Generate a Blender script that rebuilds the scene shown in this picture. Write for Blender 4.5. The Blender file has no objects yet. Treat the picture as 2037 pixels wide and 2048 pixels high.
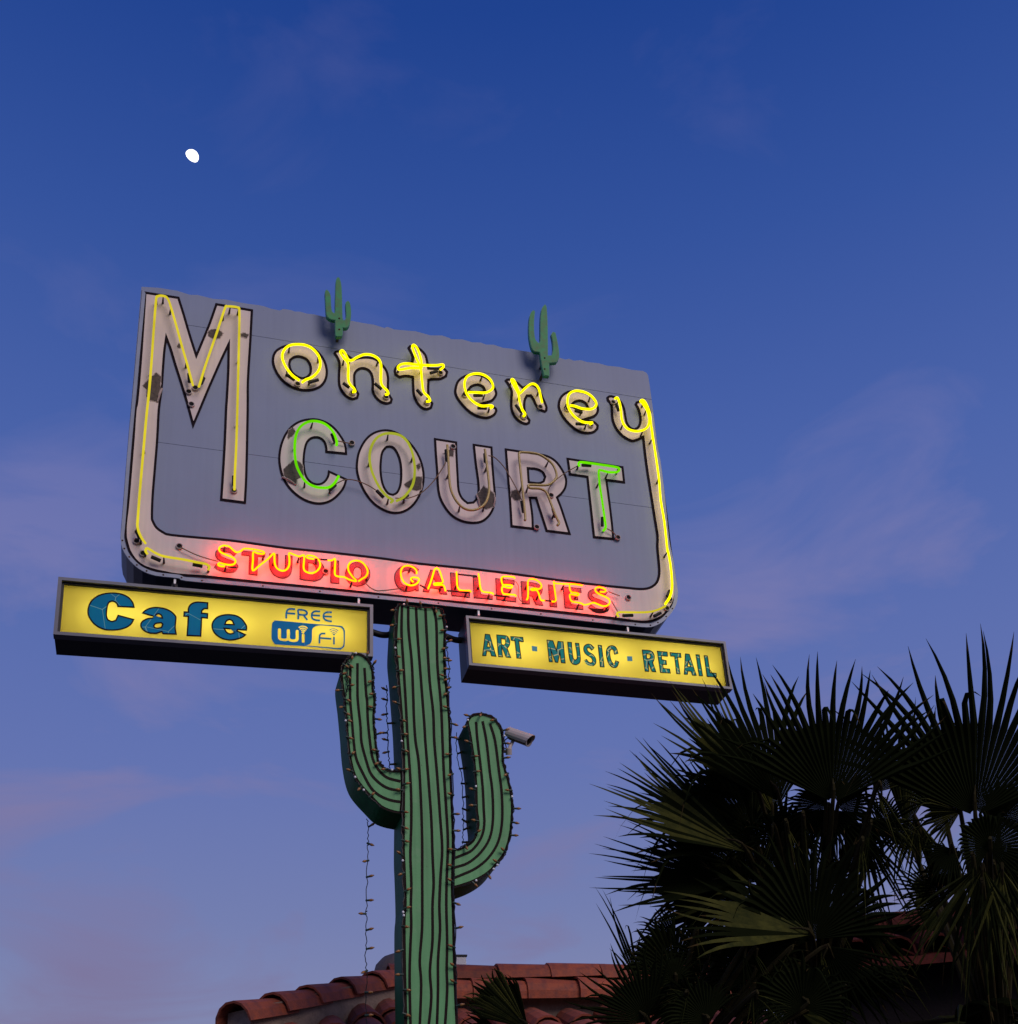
import bpy, math, random
from mathutils import Vector, Matrix
from mathutils.geometry import tessellate_polygon
random.seed(7)
R = math.radians
SC = bpy.context.scene
COL = SC.collection

# ------------------------------------------------------------------ camera
F_PX, W_PX, H_PX = 2492.0, 2037.0, 2048.0
CX_, CY_ = 1218.8, 1523.8          # the picture is a crop: its optical centre lies low and to the right
PITCH, ROLL, YAW = R(23.88), R(-5.455), R(20.99)
CAM = Vector((0, 0, 1.6))
_f = Vector((0, math.cos(PITCH), math.sin(PITCH)))
_r0 = Vector((1, 0, 0)); _u0 = Vector((0, -math.sin(PITCH), math.cos(PITCH)))
RT = _r0 * math.cos(ROLL) + _u0 * math.sin(ROLL)
UP = -_r0 * math.sin(ROLL) + _u0 * math.cos(ROLL)
FW = _f
cd = bpy.data.cameras.new('camera'); cam = bpy.data.objects.new('camera', cd); COL.objects.link(cam)
cd.sensor_fit = 'HORIZONTAL'; cd.sensor_width = 36; cd.lens = 36 * F_PX / W_PX
cd.shift_x = (W_PX / 2 - CX_) / W_PX; cd.shift_y = (CY_ - H_PX / 2) / W_PX
cd.clip_start = 0.05; cd.clip_end = 5000
cam.matrix_world = Matrix(((RT.x, UP.x, -FW.x, CAM.x), (RT.y, UP.y, -FW.y, CAM.y), (RT.z, UP.z, -FW.z, CAM.z), (0, 0, 0, 1)))
SC.camera = cam

# ------------------------------------------------------------------ sky, sun, exposure
CLOUD = (.83, -2.51, -.24)
SUN_EL, SUN_AZ = R(34), R(138)     # azimuth clockwise from +Y (the way the camera looks)
wd = bpy.data.worlds.new('World'); SC.world = wd; wd.use_nodes = True
nt = wd.node_tree; nt.nodes.clear()
def wn(t, **k):
    n = nt.nodes.new(t)
    for a, b in k.items(): setattr(n, a, b)
    return n
w_out = wn('ShaderNodeOutputWorld'); w_bg = wn('ShaderNodeBackground'); nt.links.new(w_bg.outputs[0], w_out.inputs[0])
w_tc = wn('ShaderNodeTexCoord'); w_sep = wn('ShaderNodeSeparateXYZ'); nt.links.new(w_tc.outputs['Generated'], w_sep.inputs[0])
w_sky = wn('ShaderNodeTexSky', sky_type='NISHITA', sun_disc=False, sun_elevation=R(-2.0), sun_rotation=SUN_AZ)
w_ramp = wn('ShaderNodeValToRGB'); nt.links.new(w_sep.outputs[2], w_ramp.inputs[0])
def srgb(r, g, b):
    return tuple(((c / 255 / 12.92) if c / 255 <= .04045 else ((c / 255 + .055) / 1.055) ** 2.4) for c in (r, g, b))
el = w_ramp.color_ramp.elements
stops = [(0, (126, 116, 142)), (.20, (130, 136, 174)), (.30, (112, 124, 174)), (.41, (96, 113, 175)), (.585, (74, 99, 169)), (.72, (49, 81, 156)), (.82, (27, 64, 142)), (1.0, (18, 47, 120))]
while len(el) < len(stops): el.new(.5)
for e, (p, c) in zip(el, stops):
    e.position = max(0, p); e.color = (*srgb(*c), 1)
# thin dusk cloud: pale pink wisps higher up, mauve banks low down
w_map = wn('ShaderNodeMapping'); w_map.inputs['Scale'].default_value = (2.0, 2.0, 5.0); w_map.inputs['Location'].default_value = CLOUD
w_map.inputs['Rotation'].default_value = (0, R(10), 0)
nt.links.new(w_tc.outputs['Generated'], w_map.inputs[0])
w_n1 = wn('ShaderNodeTexNoise'); w_n1.inputs['Scale'].default_value = 2.4; w_n1.inputs['Detail'].default_value = 6; w_n1.inputs['Roughness'].default_value = .56; w_n1.inputs['Distortion'].default_value = .6
nt.links.new(w_map.outputs[0], w_n1.inputs['Vector'])
w_cr = wn('ShaderNodeValToRGB'); w_cr.color_ramp.elements[0].position = .54; w_cr.color_ramp.elements[1].position = .76
w_nv = wn('ShaderNodeVectorMath', operation='NORMALIZE'); nt.links.new(w_tc.outputs['Generated'], w_nv.inputs[0])
def sky_dir(x, y): return (RT * ((x - CX_) / F_PX) - UP * ((y - CY_) / F_PX) + FW).normalized()
w_acc = w_n1.outputs[0]
for bx, by, rad, amp in ((40, 985, 6.5, .13), (150, 1085, 4.5, .10), (1800, 1110, 10, .08), (1420, 1200, 5, .09), (235, 1375, 4, .09), (60, 1820, 9, .17), (330, 1990, 8, .10), (1700, 620, 6, .03)):
    w_d = wn('ShaderNodeVectorMath', operation='DOT_PRODUCT'); w_d.inputs[1].default_value = sky_dir(bx, by); nt.links.new(w_nv.outputs[0], w_d.inputs[0])
    w_m = wn('ShaderNodeMapRange', interpolation_type='SMOOTHSTEP'); w_m.inputs[1].default_value = math.cos(R(rad)); w_m.inputs[2].default_value = 1; w_m.inputs[3].default_value = 0; w_m.inputs[4].default_value = amp
    nt.links.new(w_d.outputs['Value'], w_m.inputs[0])
    w_s = wn('ShaderNodeMath', operation='ADD'); nt.links.new(w_acc, w_s.inputs[0]); nt.links.new(w_m.outputs[0], w_s.inputs[1]); w_acc = w_s.outputs[0]
nt.links.new(w_acc, w_cr.inputs[0])
w_lo = wn('ShaderNodeMapRange'); w_lo.inputs[1].default_value = .15; w_lo.inputs[2].default_value = .70; w_lo.inputs[3].default_value = .95; w_lo.inputs[4].default_value = .10
nt.links.new(w_sep.outputs[2], w_lo.inputs[0])
w_mul = wn('ShaderNodeMath', operation='MULTIPLY'); nt.links.new(w_cr.outputs[0], w_mul.inputs[0]); nt.links.new(w_lo.outputs[0], w_mul.inputs[1])
w_cc = wn('ShaderNodeValToRGB'); w_cc.color_ramp.elements[0].position = .24; w_cc.color_ramp.elements[0].color = (*srgb(122, 106, 142), 1)
w_cc.color_ramp.elements[1].position = .55; w_cc.color_ramp.elements[1].color = (*srgb(146, 136, 178), 1); nt.links.new(w_sep.outputs[2], w_cc.inputs[0])
w_mix = wn('ShaderNodeMix', data_type='RGBA'); nt.links.new(w_mul.outputs[0], w_mix.inputs[0]); nt.links.new(w_ramp.outputs[0], w_mix.inputs[6])
nt.links.new(w_cc.outputs[0], w_mix.inputs[7])
# twilight Nishita adds the physical sky on top of the blue-hour gradient
w_add = wn('ShaderNodeMix', data_type='RGBA', blend_type='ADD'); w_add.inputs[0].default_value = .05
nt.links.new(w_mix.outputs[2], w_add.inputs[6]); nt.links.new(w_sky.outputs[0], w_add.inputs[7])
nt.links.new(w_add.outputs[2], w_bg.inputs[0]); w_bg.inputs[1].default_value = 1.0

sd = bpy.data.lights.new('afterglow', 'SUN'); sun = bpy.data.objects.new('afterglow', sd); COL.objects.link(sun)
sd.energy = 1.5; sd.angle = R(34); sd.color = (1.0, .84, .77)
sv = Vector((math.sin(SUN_AZ) * math.cos(SUN_EL), math.cos(SUN_AZ) * math.cos(SUN_EL), math.sin(SUN_EL)))
sun.rotation_euler = sv.to_track_quat('Z', 'Y').to_euler()
SC.view_settings.view_transform = 'Standard'; SC.view_settings.look = 'None'
SC.view_settings.exposure = 0; SC.view_settings.gamma = 1; SC.view_settings.use_curve_mapping = False
SC.render.engine = 'CYCLES'; SC.cycles.use_denoising = True; SC.cycles.max_bounces = 6
SC.cycles.sample_clamp_indirect = 4

# ------------------------------------------------------------------ sign frame: x along the sign, y away from the street, z up
DH = Vector((math.cos(YAW), math.sin(YAW), 0)); DN = Vector((-math.sin(YAW), math.cos(YAW), 0))
def ray(x, y): return RT * ((x - CX_) / F_PX) - UP * ((y - CY_) / F_PX) + FW
_p = CAM + ray(850, 1250) * 9.0
OO = Vector((_p.x, _p.y, 0))                 # ground under the cactus post
def loc(X): v = X - OO; return Vector((v.dot(DH), v.dot(DN), v.z))
def px(x, y, d=0.0):
    """point of the plane y=d (sign frame) seen at photo position x,y"""
    r = ray(x, y); k = (d - (CAM - OO).dot(DN)) / r.dot(DN)
    return loc(CAM + r * k)
def pxa(x, y, depth): return loc(CAM + ray(x, y) * depth)
def vl(v): return Vector((v.dot(DH), v.dot(DN), v.z))
RTl, UPl, FWl = vl(RT), vl(UP), vl(FW)
Z = dict(A=(230, 560, .15609), B=(230, 820, .18116), C=(520, 540, .20812), D=(880, 580, .23933), E=(540, 820, .18730), F=(860, 840, .24974),
         G=(230, 1040, .28616), H=(740, 1080, .32778), I=(90, 1140, .18210), J=(420, 1160, .18210), K=(900, 1210, .30177), L=(640, 1180, .22893),
         M=(640, 1480, .22893), N=(420, 1800, .40583), O=(420, 1080, .17690), P=(780, 1120, .12487), Q=(1000, 1140, .12487), R=(950, 1250, .15609),
         S=(1220, 1270, .13528), T=(540, 1200, .09365), U=(420, 1880, .17690), V=(880, 1890, .17690), X=(280, 1180, .12487), Y=(660, 1190, .15609),
         AA=(660, 1400, .15528), BB=(880, 1400, .21739), CC=(1160, 1240, .45630))
def z(key, *pts):
    x0, y0, k = Z[key]; return [(x0 + a * k, y0 + b * k) for a, b in pts]

# ------------------------------------------------------------------ objects
def tag(o, label=None, cat=None, group=None, kind=None):
    if label: o['label'] = label
    if cat: o['category'] = cat
    if group: o['group'] = group
    if kind: o['kind'] = kind
    return o
ORG = {}
def place(o, org):
    o.location = OO + DH * org.x + DN * org.y + Vector((0, 0, org.z)); o.rotation_euler = (0, 0, YAW)
def thing(name, label, cat, org, group=None):
    o = bpy.data.objects.new(name, None); COL.objects.link(o); o.empty_display_size = .2
    place(o, Vector(org)); ORG[o.name] = Vector(org); return tag(o, label, cat, group)
def mesh_data(name, vs, fs, mats, fmat=None, smooth=False):
    me = bpy.data.meshes.new(name); me.from_pydata([tuple(v) for v in vs], [], [tuple(f) for f in fs])
    for m in (mats if isinstance(mats, (list, tuple)) else [mats]): me.materials.append(m)
    if fmat: me.polygons.foreach_set('material_index', fmat)
    if smooth: me.polygons.foreach_set('use_smooth', [True] * len(me.polygons))
    me.update(); return me
def part(name, vs, fs, mats, parent, fmat=None, smooth=False):
    org = ORG[parent.name]
    me = mesh_data(name, [Vector(v) - org for v in vs], fs, mats, fmat, smooth)
    o = bpy.data.objects.new(name, me); COL.objects.link(o); o.parent = parent; ORG[o.name] = org; return o
def single(name, vs, fs, mats, org, label, cat, group=None, kind=None, fmat=None, smooth=False):
    org = Vector(org); me = mesh_data(name, [Vector(v) - org for v in vs], fs, mats, fmat, smooth)
    o = bpy.data.objects.new(name, me); COL.objects.link(o); place(o, org); ORG[o.name] = org; return tag(o, label, cat, group, kind)
def inst(name, me, parent, mat4):
    o = bpy.data.objects.new(name, me); COL.objects.link(o); o.parent = parent
    o.matrix_local = Matrix.Translation(-ORG[parent.name]) @ mat4; ORG[o.name] = ORG[parent.name]; return o

# ------------------------------------------------------------------ curve and plate helpers
def cr(p0, p1, p2, p3, t):
    return tuple(.5 * ((2 * b) + (-a + c) * t + (2 * a - 5 * b + 4 * c - d) * t * t + (-a + 3 * b - 3 * c + d) * t ** 3) for a, b, c, d in zip(p0, p1, p2, p3))
def smooth_open(p, sub):
    if len(p) < 3: return list(p)
    q = [tuple(2 * a - b for a, b in zip(p[0], p[1]))] + list(p) + [tuple(2 * a - b for a, b in zip(p[-1], p[-2]))]
    out = []
    for i in range(1, len(q) - 2):
        for k in range(sub): out.append(cr(q[i - 1], q[i], q[i + 1], q[i + 2], k / sub))
    return out + [tuple(p[-1])]
def turn(a, b, c):
    u = (b[0] - a[0], b[1] - a[1]); v = (c[0] - b[0], c[1] - b[1])
    return abs(math.degrees(math.atan2(u[0] * v[1] - u[1] * v[0], u[0] * v[0] + u[1] * v[1])))
def smooth_loop(p, sub=4, corner=42):
    n = len(p); cs = [i for i in range(n) if turn(p[i - 1], p[i], p[(i + 1) % n]) > corner]
    if not cs:
        out = []
        for i in range(n):
            for k in range(sub): out.append(cr(p[i - 1], p[i], p[(i + 1) % n], p[(i + 2) % n], k / sub))
        return out
    out = []
    for a, b in zip(cs, cs[1:] + [cs[0] + n]):
        out += smooth_open([p[i % n] for i in range(a, b + 1)], sub)[:-1]
    return out
def area(p): return .5 * sum(p[i - 1][0] * p[i][1] - p[i][0] * p[i - 1][1] for i in range(len(p)))
def inset(p, k, limit=9):
    """offset a closed loop towards its inside by k"""
    s = 1 if area(p) > 0 else -1; n = len(p); out = []
    q = [p[i] for i in range(n) if math.hypot(p[i][0] - p[i - 1][0], p[i][1] - p[i - 1][1]) > 1e-6]; n = len(q)
    for i in range(n):
        a, b, c = q[i - 1], q[i], q[(i + 1) % n]
        u = Vector((b[0] - a[0], b[1] - a[1])).normalized(); v = Vector((c[0] - b[0], c[1] - b[1])).normalized()
        n1 = Vector((-u.y, u.x)) * s; n2 = Vector((-v.y, v.x)) * s
        m = n1 + n2
        if m.length < 1e-4: m = n1.copy()
        m.normalize(); m *= k / max(m.dot(n1), 1 / limit); out.append((b[0] + m.x, b[1] + m.y))
    return out
def flat(loops, d, thick=0.0):
    """verts, faces of a filled outline (photo tracing laid on the plane y=d), facing the street; thick goes away from the street"""
    L3 = [[px(a, b, d) for a, b in lp] for lp in loops]
    return flat_local(L3, thick)
def flat_local(L3, thick=0.0):
    vs = [v for lp in L3 for v in lp]
    tri = tessellate_polygon([[Vector((v.x, v.z, 0)) for v in lp] for lp in L3])
    fs = []
    for t in tri:
        a, b, c = (vs[i] for i in t)
        fs.append(t if (b - a).cross(c - a).y < 0 else (t[0], t[2], t[1]))
    if thick:
        n = len(vs); vs = vs + [v + Vector((0, thick, 0)) for v in vs]
        back = [(a + n, c + n, b + n) for a, b, c in fs]; side = []; o = 0
        for lp in L3:
            m = len(lp)
            ccw = sum(lp[i - 1].x * lp[i].z - lp[i].x * lp[i - 1].z for i in range(m)) > 0
            if lp is not L3[0]: ccw = not ccw if False else ccw
            for i in range(m):
                a, b = o + i, o + (i + 1) % m
                side.append((a, a + n, b + n, b) if ccw == (lp is L3[0]) else (a, b, b + n, a + n))
            o += m
        return vs, fs + back + side, (len(fs), len(back), len(side))
    return vs, fs, (len(fs), 0, 0)
def plate(name, loops, d, mat, parent, thick=0.0, side_mat=None):
    vs, fs, c = flat(loops, d, thick)
    if side_mat: return part(name, vs, fs, [mat, side_mat], parent, [0] * c[0] + [1] * (c[1] + c[2]))
    return part(name, vs, fs, mat, parent)
def ribbon_loops(path, w, ext=0.0, closed=False):
    """outline of a stroke of width w in photo units"""
    p = list(path); n = len(p); Lf, Rt_ = [], []
    for i in range(n):
        a = p[i - 1] if i else None; c = p[i + 1] if i < n - 1 else None; b = p[i]
        u = Vector((b[0] - a[0], b[1] - a[1])).normalized() if a else None
        v = Vector((c[0] - b[0], c[1] - b[1])).normalized() if c else None
        if u is None: u = v
        if v is None: v = u
        n1 = Vector((-u.y, u.x)); m = n1 + Vector((-v.y, v.x)); m.normalize()
        k = (w / 2) / max(m.dot(n1), .45)
        bx, by = b
        if not a: bx -= u.x * ext; by -= u.y * ext
        if not c: bx += v.x * ext; by += v.y * ext
        Lf.append((bx + m.x * k, by + m.y * k)); Rt_.append((bx - m.x * k, by - m.y * k))
    return Lf, Rt_
def strokes(name, paths, w, d, mat, parent, ext=0.0, sm=4):
    vs, fs = [], []
    for j, pth in enumerate(paths):
        q = smooth_open(pth, sm) if sm > 1 else pth
        a, b = ribbon_loops(q, w, ext); o = len(vs); dd = d - .0005 * j
        vs += [px(x, y, dd) for x, y in a] + [px(x, y, dd) for x, y in b]; n = len(a)
        for i in range(n - 1):
            f = (o + i, o + i + 1, o + n + i + 1, o + n + i)
            nv = (vs[f[1]] - vs[f[0]]).cross(vs[f[2]] - vs[f[0]])
            fs.append(f if nv.y < 0 else f[::-1])
    return part(name, vs, fs, mat, parent)
def tube(pts, r, seg=8, r_end=None, caps=True):
    P = [Vector(p) for p in pts]; P = [P[0]] + [b for a, b in zip(P, P[1:]) if (b - a).length > 1e-6]
    n = len(P); vs, fs = [], []
    T = [(P[min(i + 1, n - 1)] - P[max(i - 1, 0)]).normalized() for i in range(n)]
    ref = Vector((0, 0, 1)) if abs(T[0].z) < .9 else Vector((1, 0, 0))
    N = T[0].cross(ref).normalized()
    for i in range(n):
        N = (N - T[i] * N.dot(T[i])).normalized(); B = T[i].cross(N)
        rr = r if r_end is None else r + (r_end - r) * i / (n - 1)
        for k in range(seg):
            a = 2 * math.pi * k / seg; vs.append(P[i] + (N * math.cos(a) + B * math.sin(a)) * rr)
    for i in range(n - 1):
        for k in range(seg):
            a, b = i * seg + k, i * seg + (k + 1) % seg; fs.append((a, b, b + seg, a + seg))
    if caps: fs.append(tuple(range(seg))[::-1]); fs.append(tuple(range((n - 1) * seg, n * seg)))
    return vs, fs
def box(c, sx, sy, sz):
    c = Vector(c); vs = [c + Vector((i * sx / 2, j * sy / 2, k * sz / 2)) for i in (-1, 1) for j in (-1, 1) for k in (-1, 1)]
    return vs, [(0, 1, 3, 2), (4, 6, 7, 5), (0, 4, 5, 1), (2, 3, 7, 6), (0, 2, 6, 4), (1, 5, 7, 3)]
def hexa(q, h):
    """solid from four front corners q and a depth vector h"""
    vs = [Vector(v) for v in q] + [Vector(v) + h for v in q]
    return vs, [(0, 1, 2, 3)[::-1], (4, 5, 6, 7), (0, 1, 5, 4), (1, 2, 6, 5), (2, 3, 7, 6), (3, 0, 4, 7)]
def join(*ms):
    vs, fs = [], []
    for v, f in ms: o = len(vs); vs += list(v); fs += [tuple(i + o for i in t) for t in f]
    return vs, fs
def lathe(prof, axis, org, seg=12, caps=True):
    """prof: (distance along axis, radius)"""
    axis = Vector(axis).normalized(); org = Vector(org); ref = Vector((0, 0, 1)) if abs(axis.z) < .9 else Vector((1, 0, 0))
    a = axis.cross(ref).normalized(); b = axis.cross(a); vs, fs = [], []
    for h, r in prof:
        for k in range(seg): t = 2 * math.pi * k / seg; vs.append(org + axis * h + (a * math.cos(t) + b * math.sin(t)) * r)
    for i in range(len(prof) - 1):
        for k in range(seg): p, q = i * seg + k, i * seg + (k + 1) % seg; fs.append((p, q, q + seg, p + seg))
    if caps: fs.append(tuple(range(seg))[::-1]); fs.append(tuple(range((len(prof) - 1) * seg, len(prof) * seg)))
    return vs, fs

# ------------------------------------------------------------------ materials
def nmat(name):
    m = bpy.data.materials.new(name); m.use_nodes = True; t = m.node_tree
    return m, t, t.nodes['Principled BSDF'], t.links
def mat(name, col, rough=.6, var=.12, scale=5, metal=0, bump=0, bscale=60, streak=0, specks=0, col2=None, c2=(.5, .7), spec=.4, rnd=0):
    m, t, b, L = nmat(name); N = t.nodes.new
    tc = N('ShaderNodeTexCoord'); b.inputs['Roughness'].default_value = rough; b.inputs['Metallic'].default_value = metal; b.inputs['Specular IOR Level'].default_value = spec
    n = N('ShaderNodeTexNoise'); n.inputs['Scale'].default_value = scale; n.inputs['Detail'].default_value = 6; L.new(tc.outputs['Object'], n.inputs['Vector'])
    mx = N('ShaderNodeMix'); mx.data_type = 'RGBA'; L.new(n.outputs[0], mx.inputs[0])
    mx.inputs[6].default_value = (*[c * (1 - var * 1.6) for c in col], 1); mx.inputs[7].default_value = (*[c * (1 + var * 1.6) for c in col], 1)
    out = mx.outputs[2]
    if col2:
        n2 = N('ShaderNodeTexNoise'); n2.inputs['Scale'].default_value = scale * 1.7; n2.inputs['Detail'].default_value = 8; n2.inputs['Roughness'].default_value = .65; L.new(tc.outputs['Object'], n2.inputs['Vector'])
        r = N('ShaderNodeValToRGB'); r.color_ramp.elements[0].position = c2[0]; r.color_ramp.elements[1].position = c2[1]; L.new(n2.outputs[0], r.inputs[0])
        m2 = N('ShaderNodeMix'); m2.data_type = 'RGBA'; L.new(r.outputs[0], m2.inputs[0]); L.new(out, m2.inputs[6]); m2.inputs[7].default_value = (*col2, 1); out = m2.outputs[2]
    if rnd:
        oi = N('ShaderNodeObjectInfo'); rr = N('ShaderNodeMapRange'); rr.inputs[3].default_value = 1 - rnd; rr.inputs[4].default_value = 1 + rnd * .6; L.new(oi.outputs['Random'], rr.inputs[0])
        m5 = N('ShaderNodeMix'); m5.data_type = 'RGBA'; m5.blend_type = 'MULTIPLY'; m5.inputs[0].default_value = 1; L.new(out, m5.inputs[6]); L.new(rr.outputs[0], m5.inputs[7]); out = m5.outputs[2]
    if streak:
        mp = N('ShaderNodeMapping'); mp.inputs['Scale'].default_value = (14, 14, .55); L.new(tc.outputs['Object'], mp.inputs[0])
        n3 = N('ShaderNodeTexNoise'); n3.inputs['Scale'].default_value = 2.2; n3.inputs['Detail'].default_value = 5; L.new(mp.outputs[0], n3.inputs['Vector'])
        r = N('ShaderNodeMapRange'); r.inputs[1].default_value = .35; r.inputs[2].default_value = .75; r.inputs[3].default_value = 1 - streak * .2; r.inputs[4].default_value = 1 - streak; L.new(n3.outputs[0], r.inputs[0])
        m3 = N('ShaderNodeMix'); m3.data_type = 'RGBA'; m3.blend_type = 'MULTIPLY'; m3.inputs[0].default_value = 1; L.new(out, m3.inputs[6]); L.new(r.outputs[0], m3.inputs[7]); out = m3.outputs[2]
    if specks:
        v = N('ShaderNodeTexVoronoi'); v.inputs['Scale'].default_value = 9; L.new(tc.outputs['Object'], v.inputs['Vector'])
        nz = N('ShaderNodeTexNoise'); nz.inputs['Scale'].default_value = 3; L.new(tc.outputs['Object'], nz.inputs['Vector'])
        th = N('ShaderNodeMath'); th.operation = 'MULTIPLY'; L.new(nz.outputs[0], th.inputs[0]); th.inputs[1].default_value = specks
        lt = N('ShaderNodeMath'); lt.operation = 'LESS_THAN'; L.new(v.outputs['Distance'], lt.inputs[0]); L.new(th.outputs[0], lt.inputs[1])
        sc_ = N('ShaderNodeMath'); sc_.operation = 'MULTIPLY'; L.new(lt.outputs[0], sc_.inputs[0]); sc_.inputs[1].default_value = .75
        m4 = N('ShaderNodeMix'); m4.data_type = 'RGBA'; L.new(sc_.outputs[0], m4.inputs[0]); L.new(out, m4.inputs[6]); m4.inputs[7].default_value = (.045, .028, .02, 1); out = m4.outputs[2]
    L.new(out, b.inputs['Base Color'])
    if bump:
        bn = N('ShaderNodeTexNoise'); bn.inputs['Scale'].default_value = bscale; bn.inputs['Detail'].default_value = 5; L.new(tc.outputs['Object'], bn.inputs['Vector'])
        bp = N('ShaderNodeBump'); bp.inputs['Strength'].default_value = bump; bp.inputs['Distance'].default_value = .01; L.new(bn.outputs[0], bp.inputs['Height']); L.new(bp.outputs[0], b.inputs['Normal'])
    return m
def glow(name, col, strength):
    m = bpy.data.materials.new(name); m.use_nodes = True; t = m.node_tree; t.nodes.remove(t.nodes['Principled BSDF'])
    e = t.nodes.new('ShaderNodeEmission'); e.inputs[0].default_value = (*col, 1)
    tc = t.nodes.new('ShaderNodeTexCoord'); n = t.nodes.new('ShaderNodeTexNoise'); n.inputs['Scale'].default_value = 4; t.links.new(tc.outputs['Object'], n.inputs['Vector'])
    r = t.nodes.new('ShaderNodeMapRange'); r.inputs[1].default_value = .3; r.inputs[2].default_value = .7; r.inputs[3].default_value = strength * .85; r.inputs[4].default_value = strength * 1.15
    t.links.new(n.outputs[0], r.inputs[0]); t.links.new(r.outputs[0], e.inputs[1]); t.links.new(e.outputs[0], t.nodes['Material Output'].inputs[0]); return m
def crackmat(name, col, line, scale, width, rough=.5, thru=0):
    m, t, b, L = nmat(name); N = t.nodes.new; b.inputs['Roughness'].default_value = rough; b.inputs['Specular IOR Level'].default_value = .08
    tc = N('ShaderNodeTexCoord'); v = N('ShaderNodeTexVoronoi'); v.feature = 'DISTANCE_TO_EDGE'; v.inputs['Scale'].default_value = scale
    L.new(tc.outputs['Object'], v.inputs['Vector'])
    lt = N('ShaderNodeMapRange'); lt.inputs[1].default_value = width * .4; lt.inputs[2].default_value = width; lt.inputs[3].default_value = .85; lt.inputs[4].default_value = 0; L.new(v.outputs[0], lt.inputs[0])
    n = N('ShaderNodeTexNoise'); n.inputs['Scale'].default_value = 5; L.new(tc.outputs['Object'], n.inputs['Vector'])
    mk = N('ShaderNodeMath'); mk.operation = 'MULTIPLY'; L.new(lt.outputs[0], mk.inputs[0]); mk.inputs[1].default_value = 1
    m0 = N('ShaderNodeMix'); m0.data_type = 'RGBA'; L.new(n.outputs[0], m0.inputs[0]); m0.inputs[6].default_value = (*[c * .8 for c in col], 1); m0.inputs[7].default_value = (*[c * 1.25 for c in col], 1)
    mx = N('ShaderNodeMix'); mx.data_type = 'RGBA'; L.new(mk.outputs[0], mx.inputs[0]); L.new(m0.outputs[2], mx.inputs[6]); mx.inputs[7].default_value = (*line, 1); L.new(mx.outputs[2], b.inputs['Base Color'])
    if thru:
        tr = N('ShaderNodeBsdfTranslucent'); L.new(mx.outputs[2], tr.inputs[0]); ms = N('ShaderNodeMixShader'); ms.inputs[0].default_value = thru
        L.new(b.outputs[0], ms.inputs[1]); L.new(tr.outputs[0], ms.inputs[2]); L.new(ms.outputs[0], t.nodes['Material Output'].inputs[0])
    return m
def plexi(name, col):
    m = bpy.data.materials.new(name); m.use_nodes = True; t = m.node_tree; N = t.nodes.new; L = t.links; t.nodes.remove(t.nodes['Principled BSDF'])
    tc = N('ShaderNodeTexCoord'); n = N('ShaderNodeTexNoise'); n.inputs['Scale'].default_value = 3; n.inputs['Detail'].default_value = 6; L.new(tc.outputs['Object'], n.inputs['Vector'])
    mx = N('ShaderNodeMix'); mx.data_type = 'RGBA'; L.new(n.outputs[0], mx.inputs[0]); mx.inputs[6].default_value = (*[c * .9 for c in col], 1); mx.inputs[7].default_value = (*[min(1, c * 1.06) for c in col], 1)
    tr = N('ShaderNodeBsdfTranslucent'); df = N('ShaderNodeBsdfDiffuse'); L.new(mx.outputs[2], tr.inputs[0]); L.new(mx.outputs[2], df.inputs[0])
    ms = N('ShaderNodeMixShader'); ms.inputs[0].default_value = .45; L.new(tr.outputs[0], ms.inputs[1]); L.new(df.outputs[0], ms.inputs[2]); L.new(ms.outputs[0], t.nodes['Material Output'].inputs[0]); return m

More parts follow.
